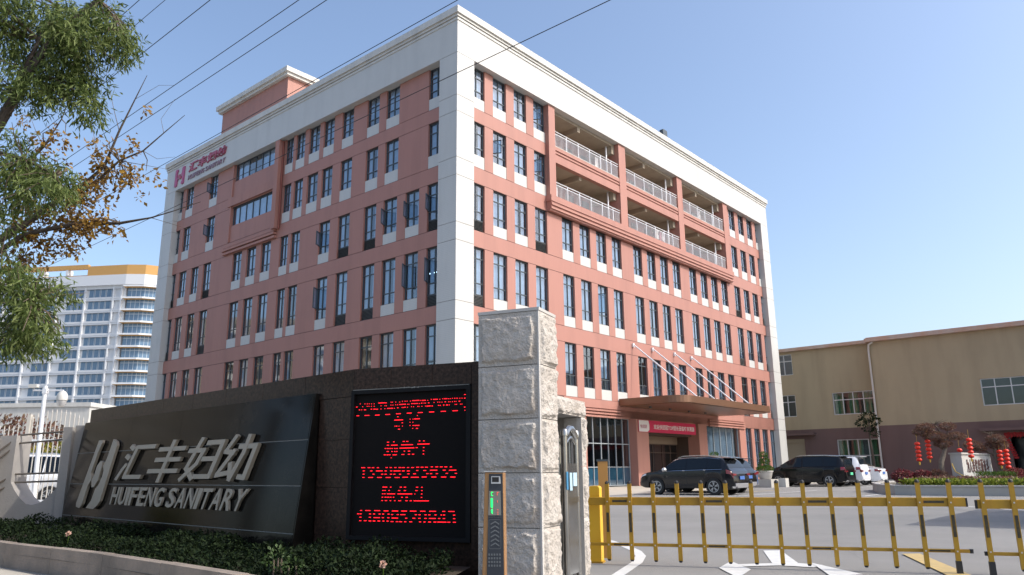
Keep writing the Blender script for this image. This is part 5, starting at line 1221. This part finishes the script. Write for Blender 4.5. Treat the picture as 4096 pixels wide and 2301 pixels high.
for i in range(20): q.box(-9.0, -5.95, 0.13, 0.149, 0.02 + i * 0.15, 0.13 + i * 0.15)
q.box(-9.0, -5.95, 0.05, 0.25, 3.0, 3.3); q.build('roller_shutter', 'roller', Fa)
q = MB(); q.box(-9.2, -5.0, -0.6, -0.001, 3.55, 3.72); q.build('door_hood', 'maroon_render', Fa)
q = MB(); vs = []
for i in range(41): x = -3.45 + 2.9 * i / 40; vs += [(x, 0.5 + 0.05 * math.sin(i * 1.7), 0.3), (x, 0.5 + 0.05 * math.sin(i * 1.7), 3.1)]
fs = [(2 * i, 2 * i + 2, 2 * i + 3, 2 * i + 1) for i in range(40) if i % 14 < 9]
q.add(vs, fs); q.add([(a, b, c_ + 4.75 if c_ < 1 else 6.65) for a, b, c_ in vs], fs); q.build('curtain', 'curtain_green', Fa, True)
# red door banner on the hall
e = empty('door_banner', (F0.x * FK, F0.y * FK, FZ), frot, 'red cloth decoration strung along the top of the dark factory doorway', 'banner')
q = MB()
for i in range(40):
    x = 7.6 + i * 0.17; q.add([(x, -0.04, 2.93 - 0.06 * (i * 7 % 3)), (x + 0.15, -0.07, 2.95), (x + 0.16, -0.04, 3.2 + 0.05 * (i % 2)), (x, -0.07, 3.2)], [(0, 1, 2, 3)])
for j in range(9): q.add([(7.55 + 0.05 * j, -0.05, 2.95 - 0.16 * j), (7.85 + 0.05 * j, -0.08, 2.95 - 0.16 * j), (7.83 + 0.05 * j, -0.05, 2.82 - 0.16 * j), (7.58 + 0.05 * j, -0.08, 2.82 - 0.16 * j)], [(0, 1, 2, 3)])
q.build('cloth', mat('cloth_red', (0.30, 0.012, 0.012), 0.8).name, e); e.scale = (FK, FK, FK)

# ------------------------------------------------------------------ garden island
isl = empty('planter_island', (17, 31, 0), 0, 'raised garden island with low pale retaining wall, coloured planting and a second tier', 'planter')
Pout = [(14.9, 31.0), (15.3, 30.5), (16.4, 29.6), (18.4, 28.35), (22, 26.6), (27, 25), (30, 30), (28, 42), (23.5, 41.5), (19.5, 40.5), (17.0, 37.5), (15.6, 34)]
def ring(P, wdt, z0, z1, m_, name, parent, off):
    ctr = Vector((sum(p[0] for p in P) / len(P), sum(p[1] for p in P) / len(P))); q = MB()
    inn = [tuple(Vector(p) + (ctr - Vector(p)).normalized() * wdt) for p in P]; n = len(P)
    vs = [(p[0] - off[0], p[1] - off[1], z) for z in (z0, z1) for p in P] + [(p[0] - off[0], p[1] - off[1], z) for z in (z0, z1) for p in inn]
    fs = []
    for i in range(n):
        j = (i + 1) % n; fs += [(i, j, n + j, n + i), (n + i, n + j, 3 * n + j, 3 * n + i), (2 * n + i, 3 * n + i, 3 * n + j, 2 * n + j)]
    q.add(vs, fs); return q.build(name, m_, parent)
O = (17, 31)
ring(Pout, 0.18, 0, 0.33, 'concrete', 'retaining_wall', isl, O); ring([tuple(Vector(p) + (Vector(p) - Vector((21, 33))).normalized() * 0.04) for p in Pout], 0.26, 0.331, 0.38, 'cut_stone', 'coping', isl, O)
q = MB(); q.add([(p[0] - 17, p[1] - 31, 0.28) for p in Pout], [tuple(range(len(Pout)))]); q.build('soil', 'soil', isl)
Pin = [(17.2, 34.3), (18.8, 33.2), (21.0, 32.6), (25, 32), (27, 36), (25, 39), (20, 38.5), (17.6, 36.4)]
ring(Pin, 0.18, 0.28, 0.58, 'concrete', 'inner_wall', isl, O); q = MB(); q.add([(p[0] - 17, p[1] - 31, 0.54) for p in Pin], [tuple(range(len(Pin)))]); q.build('inner_soil', 'soil', isl)
# ground cover between the walls
def band_cover(name, m_, n, seed, label, ln=0.12, wd=0.06, zlo=0.28, zh=0.28, lo=0.1, hi=0.6, sel=None):
    rg_ = np.random.RandomState(seed); Pn = np.array(Pout + [Pout[0]]); ctr = np.array([21.0, 33.5]); k = rg_.rand(n) * (5 if sel is None else sel[1] - sel[0]) + (0 if sel is None else sel[0])
    i = np.floor(k).astype(int) % (len(Pn) - 1); f = (k % 1)[:, None]; e_ = Pn[i] * (1 - f) + Pn[i + 1] * f; s_ = (lo + (hi - lo) * rg_.rand(n))[:, None]; xy = e_ + (ctr - e_) * s_
    z = zlo + zh * rg_.rand(n) ** 0.7
    me = leaves_mesh(name, m_, np.column_stack([xy, z]), np.column_stack([rg_.normal(size=(n, 2)), rg_.rand(n) + 0.3]), ln, wd, seed); o = bpy.data.objects.new(name, me); C.objects.link(o); tag(o, label, 'ground cover', kind='stuff')
band_cover('ground_cover', 'leaf_lime', 5200, 31, 'bright yellow green ground cover along the island wall', lo=0.05, hi=0.28)
band_cover('ground_cover', 'leaf_brownish', 3600, 32, 'brown green low plants behind the bright ground cover', lo=0.16, hi=0.42, zh=0.36)
for (x, y, z, r, m_, lb) in ((17.35, 35.2, .68, .42, 'leaf_red', 'round dark pink shrub at the left end of the garden island'), (18.15, 35.0, .66, .38, 'leaf_red', 'round dark pink shrub, second from the left on the garden island'),
        (18.75, 34.9, .68, .36, 'leaf_brownish', 'round brown shrub left of the lantern tree trunk'), (22.1, 34.8, .68, .42, 'leaf_red', 'round dark pink shrub right of the inscribed stone'), (23.2, 34.2, .64, .5, 'leaf_brownish', 'brown shrub at the right edge beyond the pink one'), (20.9, 34.0, .62, .0, 'leaf_bonsai', '')):
    if r: bush('round_shrub', [(x, y, z, r, r, r * .6, int(900 * r / .4))], m_, 0.10, 0.05, lb, int(x * 7), 'shrub', group='clipped shrubs on the garden island')
rg_ = np.random.RandomState(77); n = 900; P = np.column_stack([19.9 + 1.6 * rg_.rand(n), 33.6 + 0.6 * rg_.rand(n), 0.55 + 0.22 * rg_.rand(n) ** .6])
o = bpy.data.objects.new('grass', leaves_mesh('grass', 'leaf_bonsai', P, np.column_stack([rg_.normal(size=(n, 2)) * .4, np.ones(n)]), 0.12, 0.02, 5)); C.objects.link(o); tag(o, 'strip of green grass in front of the inscribed stone', 'grass', kind='stuff')
# inscribed stone
st = empty('inscribed_stone', (19.75, 34.6, 0), R(24), 'pale inscribed stone block with dark characters on the garden island under the tree', 'stone')
q = MB(); q.prism([(0.0, 0.5), (1.95, 0.5), (1.9, 1.56), (0.0, 1.60)], 0.0, 0.55, 'y'); q.build('block', 'white_render', st)
q = MB(); q.prism([(-0.04, 1.601), (1.96, 1.561), (1.96, 1.61), (-0.04, 1.67)], -0.05, 0.6, 'y'); q.build('cap', 'white_render', st)
for i, ch in enumerate('为人类健康而奋斗'):
    me = fit_text('letter', ch, 0.26 + i * 0.185, 0.26 + i * 0.185 + 0.155, 0.80, 1.38, 0.015, 'letter_brown' if 'letter_brown' in MATS else mat('letter_brown', (0.10, 0.045, 0.04), 0.6).name, bold=0.03); inst('letter', me, st, (0, -0.001, 0))
# trees on the island
def branch_tree(e, q, p, d, ln, r, depth, rgx, tips, spread=0.6, up=0.15):
    n = 4; pts = [p]; rr = [r]
    for i in range(n):
        d = (d + Vector((rgx.uniform(-1, 1), rgx.uniform(-1, 1), rgx.uniform(-.6, .8))) * 0.22 + Vector((0, 0, up * 0.3))).normalized(); pts.append(pts[-1] + d * ln / n); rr.append(r * (1 - 0.55 * (i + 1) / n))
    q.tube(pts, rr, 6 if depth > 1 else 4); tips.append((pts[-1], d))
    if depth > 0:
        for k in range(3):
            b = pts[rgx.choice([2, 3, 4])]; dd = (d + Vector((rgx.uniform(-1, 1), rgx.uniform(-1, 1), rgx.uniform(-.3, .7))) * spread).normalized(); branch_tree(e, q, b, dd, ln * rgx.uniform(.5, .75), r * .5, depth - 1, rgx, tips, spread, up)
def ornamental(x, y, trunk, pads, m_, label, seed, bark='bark_pale'):
    e = empty('ornamental_tree', (x, y, 0), 0, label, 'tree', 'pruned trees on the garden island'); rgx = random.Random(seed); q = MB()
    q.tube([(a[0], a[1], a[2]) for a in trunk], [a[3] for a in trunk], 9); q.build('trunk', bark, e, True)
    q = MB(); tips = []
    for (px, py, pz, pr_, ph) in pads:
        s0 = min(trunk[1:], key=lambda a: (a[0] - px) ** 2 + (a[2] - pz + .5) ** 2); b = Vector(s0[:3]); mid = b.lerp(Vector((px, py, pz)), .5) + Vector((0, 0, .05)); q.tube([b, mid, (px, py, pz)], [.04, .03, .012], 6)
        for k in range(14):
            a = rgx.random() * 6.28; rr = pr_ * rgx.uniform(.4, 1); tip = (px + rr * math.cos(a), py + rr * math.sin(a) * .8, pz + ph * rgx.uniform(-.2, 1)); q.tube([(px, py, pz - .05), ((px + tip[0]) / 2, (py + tip[1]) / 2, pz + .05), tip], [.012, .008, .003], 4)
    q.build('branch', 'twig', e)
    rg2 = np.random.RandomState(seed); P, D = blob_points([(p[0], p[1], p[2] + .05, p[3], p[3] * .8, p[4], int(900 * (p[3] / .4) ** 2)) for p in pads], rg2)
    o = bpy.data.objects.new('foliage', leaves_mesh('foliage', m_, P, D, 0.07, 0.03, seed)); C.objects.link(o); o.parent = e; return e
ornamental(19.1, 35.0, [(0.0, 0, .5, .14), (-.10, 0, .9, .12), (-.05, 0, 1.3, .12), (.15, 0, 1.75, .10), (.32, 0, 2.1, .07), (.1, 0, 2.5, .05)],
    [(-.15, 0, 2.95, .62, .2), (.45, 0, 2.78, .35, .16), (-.75, 0, 2.55, .38, .16), (.75, 0, 2.35, .42, .16), (-.2, 0, 2.35, .5, .2), (.15, 0, 2.0, .4, .14), (-.55, 0, 2.75, .4, .16)], 'leaf_brownish', 'twisted ornamental tree with flat pruned reddish brown crown hung with red lanterns', 51)
ornamental(21.9, 35.2, [(0.0, 0, .5, .12), (-.12, 0, 1.0, .10), (-.3, 0, 1.5, .09), (-.25, 0, 1.9, .07), (-.2, 0, 2.3, .05)],
    [(-.35, 0, 2.5, .40, .2), (-.15, 0, 2.2, .42, .2), (.0, 0, 1.95, .36, .18), (-1.2, 0, 1.95, .42, .18), (-.35, 0, 1.95, .32, .15), (-.9, 0, 1.8, .3, .12)], 'leaf_brownish', 'smaller pruned ornamental tree right of the inscribed stone with sparse brown crown', 52)
# strings of red lanterns
def lanterns(x, y, ztop, n, label):
    e = empty('lantern_string', (x, y, 0), 0, label, 'lanterns', 'strings of red lanterns hanging in the island trees')
    for k in range(n):
        z = ztop - 0.10 - k * 0.175; q = MB(); q.lathe([(.05, .075), (.085, .06), (.115, .02), (.12, 0), (.115, -.03), (.085, -.065), (.05, -.078)], 0, 0, z, 12); o = q.build('lantern', 'lantern', e, True)
    q = MB(); q.tube([(0, 0, ztop + .35), (0, 0, ztop - .175 * n)], .006, 4)
    q.lathe([(.02, 0), (.035, -.03), (.03, -.12), (.015, -.16)], 0, 0, ztop - .175 * n - .0, 8); q.build('tassel', 'tassel', e)
lanterns(18.08, 35, 2.18, 5, 'string of five red lanterns, leftmost in the ornamental tree')
lanterns(18.56, 35, 2.28, 5, 'string of five red lanterns, second from the left in the ornamental tree')
lanterns(19.95, 34.2, 2.30, 5, 'string of five red lanterns hanging in front of the inscribed stone')
lanterns(20.5, 36.0, 1.90, 2, 'short pair of red lanterns behind the inscribed stone')
lanterns(21.70, 35, 1.80, 4, 'string of red lanterns in the right tree, the left one of two')
lanterns(22.0, 35, 1.83, 5, 'string of red lanterns in the right tree, the right one of two')
# yellow hose
q = MB(); q.tube([(19.28, 34.6, 1.2), (19.34, 34.5, .85), (19.5, 34.2, .66), (19.9, 33.6, .60), (20.3, 33.2, .60), (20.45, 32.9, .62)], .02, 6); o = q.build('hose', 'tassel', None, True); tag(o, 'yellow cable hanging from the lantern tree trunk over the inner wall', 'cable')
# slender dark tree before the wing
e = empty('slender_tree', (24.7 * 1.28, 54.0 * 1.28, -0.29), 0, 'slender dark tree with small tufted crown before the factory wing windows', 'tree'); e.scale = (1.28, 1.28, 1.28)
q = MB(); q.tube([(0, 0, 0), (.06, 0, 1.5), (-.02, 0, 3.0), (0.05, 0, 4.4)], [.11, .09, .07, .03], 7); q.build('trunk', 'bark', e, True)
rg2 = np.random.RandomState(9); P, D = blob_points([(0, 0, 4.5, .5, .4, .3, 260), (-.5, 0, 4.1, .35, .3, .22, 160), (.5, 0, 4.2, .35, .3, .22, 160), (0, 0, 3.7, .4, .3, .2, 130), (.35, 0, 3.4, .3, .3, .2, 90)], rg2)
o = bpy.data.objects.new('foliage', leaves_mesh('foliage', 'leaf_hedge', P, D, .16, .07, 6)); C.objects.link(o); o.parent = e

# ------------------------------------------------------------------ guardhouse just outside the frame (casts the wedge of shade on the drive)
q = MB(); gx = Matrix.Translation((11.4, 13.7, 0)) @ Matrix.Rotation(math.atan2(-.649, .761), 4, 'Z')
gb = empty('guardhouse', (11.4, 13.7, 0), math.atan2(-.649, .761), 'flat roofed guardhouse just beyond the right edge whose shadow falls on the drive', 'building')
q.box(0.4, 5, 0.4, 6.5, 0, 3.75); q.build('wall', 'grey_render', gb); q = MB(); q.box(0, 5.4, 0, 6.9, 3.75, 4.0); q.build('roof', 'white_render', gb)

# ------------------------------------------------------------------ far white block, podium, apartments mirrored in the windows
mat('hotel_white', (0.66, 0.68, 0.70), 0.6)
fbd = empty('hotel_block', (-118, 226, 0), R(-8), 'tall white block with blue glass and orange roof band, far off at the left', 'building')
# local x runs left (negative) from the glass corner
rows = [57.2, 53.5, 49.8, 46.1, 42.3, 38.6, 34.9, 31.2, 27.5, 23.8, 20.1, 16.4]
q = MB(); q.box(-95, 0, 1.2, 20, 0, 61.0); q.build('core_wall', 'hotel_white', fbd)
q = MB(); q.box(-95, 0.6, -0.4, 20, 57.4, 60.6); q.build('top_band', 'hotel_white', fbd)
q = MB(); q.box(-12.5, 0.6, -0.35, 18, 60.6, 63.6); q.box(-95, -12.5, -0.35, 0.6, 62.8, 64.2); q.box(-95, -12.5, 0.61, 3, 60.6, 61.1)
q.prism([(0.6, -0.35), (6, 0.8), (9.5, 3.5), (10.4, 8), (10.4, 18), (0.6, 18)], 60.6, 63.6, 'z'); mo = mat('orange_band', (0.55, 0.31, 0.10), 0.6, var=0.3, vscale=.3, col2=(.50, .28, .08)); q.build('orange_parapet', 'orange_band', fbd)
q = MB()
for i in range(9): x = -20 - i * 8.5; q.box(x, x + 0.8, -0.3, 2, 61.1, 62.8)
q.build('parapet_post', 'hotel_white', fbd)
q = MB(); q.prism([(0.6, -0.4), (6, 0.75), (9.5, 3.45), (10.4, 8), (10.4, 18), (0.6, 18)], 57.4, 60.6, 'z'); q.build('top_band', 'hotel_white', fbd)
q = MB(); q.prism([(0.6, 1.2), (5.4, 2.0), (8.8, 4.5), (9.6, 8), (9.6, 18), (0.6, 18)], 10, 57.4, 'z'); q.build('curtain_wall', 'glass_far_body' if 'glass_far_body' in MATS else mat('glass_far_body', (0.10, 0.17, 0.26), 0.1, var=.5, vscale=.3, col2=(.2, .3, .4), tile=(1.55, 3.72, 0.16, (0.45, 0.5, 0.55))).name, fbd)
wm = MB(); wm.box(0, 1.8, 0, 0.1, 0, 2.55); wmm = wm.mesh('window', 'glass_far_body'); nwin = 0
for ri, z in enumerate(rows):
    q = MB(); q.box(-95, 0.0, 0.5, 1.19, z - 0.75, z); q.box(-95, 0, 0.4, 0.55, z - .2, z + .3)
    q.prism([(0.0, -0.5), (6, 0.65), (9.6, 3.35), (10.6, 8), (10.6, 18), (0.0, 18)], z - 0.42, z + .08, 'z', 0); q.build('floor_edge', 'hotel_white', fbd)
    q = MB(); q.prism([(0.0, -0.3), (6, 0.85), (9.5, 3.45), (10.4, 8), (10.4, 18), (0.0, 18)], z - 0.56, z - .421, 'z', 0); q.build('orange_soffit', 'orange_band', fbd)
    x = -4.6
    while x > -60 and nwin < 300:
        for k in range(4):
            if ri > 1 and k == 3 and (int(x) % 2): continue
            o = inst('window', wmm, fbd, (x - k * 1.95 - 1.75, 1.05, z + 0.35 - 0.0)); nwin += 1
        x -= 9.2
for i in range(9):
    x = -4.0 - i * 9.2 if i else -1.2
    q = MB(); q.box(x, x + 0.5, 0.3, 1.19, 12, 57.4); q.box(x - 2.6, x - 2.2, 0.3, 1.19, 12, 57.4) if i == 0 else None; q.build('fin', 'hotel_white', fbd)
pod = MB(); pod.box(-60, 18, 0, 30, 0, 14.0); pod.box(-60.3, 18.3, -.3, 30, 14.0, 14.8); 
o = pod.build('low_white_building', 'white_render'); o.location = (-100, 150, 0); o.rotation_euler = (0, 0, R(-2)); tag(o, 'long low white building with plain walls in front of the tall white block', 'building')
q = MB(); q.box(-60, 18, -.02, -.001, 8.5, 9.0); qq = q.build('dark_strip', 'frame_grey', o)
ap = empty('apartment_block', (-128, 78, 0), R(0), 'beige apartment block off to the left, mirrored in the lower side windows', 'building')
q = MB(); q.box(-12, 0, -34, 34, 0, 33)
q.build('wall', 'beige', ap)
q = MB()
for k in range(10):
    for i in range(14): y = -32 + i * 4.7; q.box(0.001, 0.1, y, y + 2.3, 1.2 + k * 3.2, 2.9 + k * 3.2)
q.build('windows', 'frame_dark', ap)
q = MB()
for k in range(10):
    for i in range(7): y = -31 + i * 9.4; q.box(0.002, 1.2, y, y + 2.6, 0.7 + k * 3.2, 1.7 + k * 3.2)
q.build('balconies', 'white_render', ap)

# ------------------------------------------------------------------ overhead cables
def cable(p, d, z, r, label, sag=0.12):
    d = Vector((d[0], d[1])).normalized(); pts = []
    for i in range(41):
        t = -14 + 60 * i / 40; pts.append((p[0] + d.x * t, p[1] + d.y * t, z + sag * ((t - 16) / 30) ** 2 - sag))
    q = MB(); q.tube(pts, r, 5); o = q.build('power_cable', 'black_rubber', None, True); tag(o, label, 'cable', 'overhead cables crossing the sky')
DR = (-0.760, 0.650)
cable((-5.953, 10.906), DR, 8.6, .006, 'overhead cable, leftmost and mostly behind the green leaves')
cable((-5.584, 10.911), DR, 8.55, .005, 'thin overhead cable, second from the left, half hidden by leaves')
cable((-4.866, 10.923), DR, 8.55, .007, 'overhead cable crossing the open sky, third from the left')
cable((-3.386, 10.947), DR, 8.6, .007, 'overhead cable, left one of the close pair over the sky')
cable((-2.935, 10.954), DR, 8.6, .007, 'overhead cable, right one of the close pair over the sky')
cable((-0.812, 10.988), DR, 8.6, .007, 'overhead cable skimming the roof line of the shaded side')
cable((1.674, 11.028), DR, 8.6, .008, 'overhead cable crossing in front of the corner of the office building')

# ------------------------------------------------------------------ trees hanging in from the left
def pt(u, v, Y):      # helper used only to lay out branches in a vertical plane at depth Y, u/v are metres-per-unit-depth
    return (u * Y, Y, 1.05 + v * Y)
def UV(x, y):
    """position in the 2576 px wide overview -> direction slopes (x/Y, z/Y)"""
    f = 3060.3 / 1.59006; a = (x - 1288) / f; b = (y - 723.6) / f; r_ = R(-0.55); c_, s_ = math.cos(r_), math.sin(r_)
    a, b = c_ * a + s_ * b, -s_ * a + c_ * b; c_, s_ = math.cos(R(13.5)), math.sin(R(13.5)); yy_ = c_ + s_ * b; zz_ = s_ - c_ * b
    return a / yy_, zz_ / yy_
def at(x, y, Y): u, v = UV(x, y); return Vector((u * Y, Y, 1.05 + v * Y))
def tree(name, label, trunk, limbs, leaf_m, clumps, ln, wd, seed, droop, ext_twigs=(), singles=260, bark='bark'):
    base = Vector((trunk[0][0], trunk[0][1], 0)); e = empty(name, base, 0, label, 'tree'); rgx = random.Random(seed)
    q = MB(); q.tube([Vector(t[:3]) - base for t in trunk], [t[3] for t in trunk], 10); q.build('trunk', bark, e, True)
    for l in limbs:
        q = MB(); q.tube([Vector(t[:3]) - base for t in l], [t[3] for t in l], 7); q.build('branch', bark, e, True)
    q = MB()
    for l in ext_twigs: q.tube([Vector(t[:3]) - base for t in l], [t[3] for t in l], 4)
    pts = [Vector(t[:3]) for l in limbs for t in l]
    for c in clumps:
        p = Vector(c[:3])
        if c[6] < 60: continue
        for k in range(int(2 + 13 * c[3])):
            o_ = Vector((rgx.gauss(0, 1) * c[3], rgx.gauss(0, 1) * c[4], rgx.gauss(0, 1) * c[5])) * .55; tip = p + o_; near = min(pts, key=lambda v: (v - tip).length)
            mid = near.lerp(tip, .5) + Vector((rgx.uniform(-.08, .08), rgx.uniform(-.08, .08), .04)); q.tube([near - base, mid - base, tip - base], [.010, .007, .003], 4)
    q.build('twigs', 'twig', e)['kind'] = 'stuff'
    rg2 = np.random.RandomState(seed); P = []; D = []
    for c in clumps:     # leaves in sprays along twig tips
        ns = int(c[6] / 11)
        u = rg2.normal(size=(ns, 3)); u /= np.linalg.norm(u, axis=1, keepdims=True); r_ = rg2.rand(ns, 1) ** .45; ctr = np.array(c[:3]) + u * r_ * np.array(c[3:6])
        for a in range(11):
            off = rg2.normal(size=(ns, 3)) * .045; P.append(ctr + off + np.array([0, 0, -.012 * a])); d = rg2.normal(size=(ns, 3)) * .55 + np.array([0.05, 0, -droop]) + u * .35; D.append(d)
    P = np.concatenate(P) - np.array(base); D = np.concatenate(D)
    me = leaves_mesh('foliage', leaf_m, P[singles:], D[singles:], ln, wd, seed); o = bpy.data.objects.new('foliage', me); C.objects.link(o); o.parent = e; o['kind'] = 'stuff'
    lm_ = []
    for k in range(6): lm_.append(leaves_mesh('leaf', leaf_m, np.array([[0, 0, 0.0]]), np.array([[0, 0, 1.0]]), ln * (.9 + .1 * k), wd, seed + k))
    for i in range(singles):
        o = bpy.data.objects.new('leaf', lm_[i % 6]); C.objects.link(o); o.parent = e; o.location = Vector(P[i]); o.rotation_mode = 'QUATERNION'; o.rotation_quaternion = Vector(D[i]).to_track_quat('Z', 'Y')
    return e
def T4(l, Y, base_r=None): return [(*at(x, y, Y + (dy if len(t_) > 3 else 0)), r_) for t_ in l for (x, y, r_, dy) in [(t_ + (0,))[:4]]]
# evergreen with hanging narrow leaves
Y1 = 9.0
tk = [(-8.6, 9.4, 0, .20), (-8.3, 9.3, 2.0, .17), (-7.8, 9.1, 3.2, .14)] 
limb1 = T4([(-260, 640, .10), (-120, 480, .085), (0, 310, .070), (70, 190, .060), (140, 90, .050), (250, 0, .042), (380, -120, .03)], Y1)
limb2 = T4([(20, 290, .045), (35, 230, .035), (100, 100, .028), (150, 20, .02)], Y1)
limb3 = T4([(-100, 420, .05), (-20, 380, .035), (60, 400, .02), (140, 440, .012)], Y1)
limb4 = T4([(-300, 760, .06), (-120, 740, .04), (0, 720, .03), (80, 760, .015)], Y1)
cl1 = []
def CL(x, y, r, n, Y=Y1, ry=.45):
    p = at(x, y, Y); s_ = r / 1924.6 * Y; cl1.append((p.x, p.y + random.Random(x * 7 + y).uniform(-.25, .35), p.z, s_, ry, s_ * .8, n))
random.seed(11)
for (x, y, r, n) in ((20, 20, 90, 1300), (110, 30, 80, 1100), (190, 40, 75, 1000), (260, 20, 55, 600), (40, 110, 80, 900), (130, 120, 80, 1000), (210, 100, 70, 850), (285, 100, 42, 380), (318, 88, 24, 130), (245, 60, 50, 450),
                     (60, 180, 60, 500), (150, 190, 55, 550), (195, 215, 50, 450), (215, 250, 34, 240), (170, 260, 26, 150), (120, 235, 42, 260), (20, 230, 50, 320), (85, 260, 26, 120), (10, 60, 70, 700),
                     (20, 390, 60, 620), (75, 400, 50, 460), (120, 440, 46, 420), (160, 470, 34, 220), (30, 460, 60, 560), (90, 480, 44, 330), (-10, 520, 50, 350), (20, 560, 45, 260), (60, 350, 30, 140), (150, 410, 22, 90),
                     (20, 720, 60, 620), (80, 740, 55, 560), (30, 790, 70, 820), (100, 800, 50, 520), (60, 850, 50, 460), (125, 845, 28, 170), (10, 850, 50, 380), (110, 700, 24, 100), (20, 650, 40, 200)): CL(x, y, r, n)
for (x, y, r, n) in ((300, 70, 34, 230), (240, 130, 44, 330), (170, 150, 50, 420), (90, 215, 46, 330), (200, 165, 46, 350), (110, 700, 30, 160), (60, 690, 46, 330), (50, 420, 56, 420)): CL(x, y, r, n)
for (x, y, r, n) in ((-120, 60, 120, 1200), (-150, 250, 120, 1000), (-140, 500, 110, 900), (-120, 750, 110, 900)): CL(x, y, r, n)
tree('evergreen_tree', 'evergreen tree with narrow hanging green leaves reaching in from the left', tk, [limb1, limb2, limb3, limb4], 'leaf_green', cl1, 0.105, 0.021, 61, .75)
# autumn tree
cl1 = []
Y2 = 10.5
tk2 = [(-10.4, 10.9, 0, .16), (-9.6, 10.8, 1.8, .14), (-8.8, 10.6, 3.0, .11)]
lb = [T4([(-330, 800, .09), (-60, 640, .06), (70, 560, .05), (150, 500, .04), (210, 465, .03), (262, 420, .022), (300, 330, .016), (340, 250, .009), (370, 190, .004)], Y2),
      T4([(-100, 700, .05), (60, 590, .035), (180, 565, .03), (300, 562, .022), (380, 548, .012), (440, 530, .007), (505, 508, .004)], Y2),
      T4([(150, 500, .025), (230, 470, .02), (300, 405, .016), (360, 380, .012), (412, 335, .008), (465, 290, .004)], Y2),
      T4([(-20, 470, .03), (60, 420, .022), (110, 370, .016), (155, 300, .008), (175, 250, .004)], Y2),
      T4([(0, 600, .02), (20, 650, .016), (40, 720, .010)], Y2)]
tw = [T4([(262, 420, .006), (240, 360, .004), (228, 300, .002)], Y2), T4([(300, 330, .006), (285, 270, .004), (275, 215, .002)], Y2), T4([(340, 250, .004), (400, 215, .003), (440, 215, .002)], Y2), T4([(412, 335, .004), (405, 300, .003), (440, 250, .002)], Y2),
      T4([(300, 405, .006), (360, 415, .004), (415, 425, .002)], Y2), T4([(380, 548, .005), (420, 560, .003), (470, 575, .002)], Y2), T4([(180, 565, .006), (220, 585, .004), (290, 590, .002)], Y2), T4([(60, 500, .006), (120, 640, .004), (170, 620, .002)], Y2),
      T4([(110, 370, .006), (90, 330, .004), (75, 290, .002)], Y2), T4([(210, 250, .005), (250, 215, .004), (290, 150, .002)], Y2), T4([(0, 720, .006), (60, 660, .004), (160, 650, .002)], Y2), T4([(360, 380, .004), (395, 400, .003), (440, 395, .002)], Y2)]
for (x, y, r, n) in ((275, 385, 36, 110), (255, 425, 44, 130), (315, 415, 40, 110), (350, 375, 26, 50), (300, 445, 34, 66), (360, 425, 20, 24), (220, 455, 46, 170), (170, 480, 46, 210), (130, 520, 50, 240), (260, 485, 36, 80), (200, 510, 42, 150),
                     (190, 555, 34, 210), (245, 555, 28, 180), (150, 590, 30, 120), (280, 560, 16, 60), (100, 590, 34, 170), (50, 560, 40, 220), (40, 620, 36, 200), (15, 680, 28, 100), (165, 350, 26, 70), (120, 370, 24, 60), (95, 330, 20, 40), (330, 505, 7, 8),
                     (345, 255, 9, 14), (395, 215, 6, 8), (460, 290, 6, 8), (60, 500, 40, 200), (90, 440, 30, 110), (170, 400, 18, 40), (-120, 600, 120, 500)): CL(x, y, r, n, Y2, .3)
tree('autumn_tree', 'half bare autumn tree with orange brown leaves on long thin twigs at the left', tk2, lb, 'leaf_orange', cl1, 0.075, 0.042, 62, .35, tw)
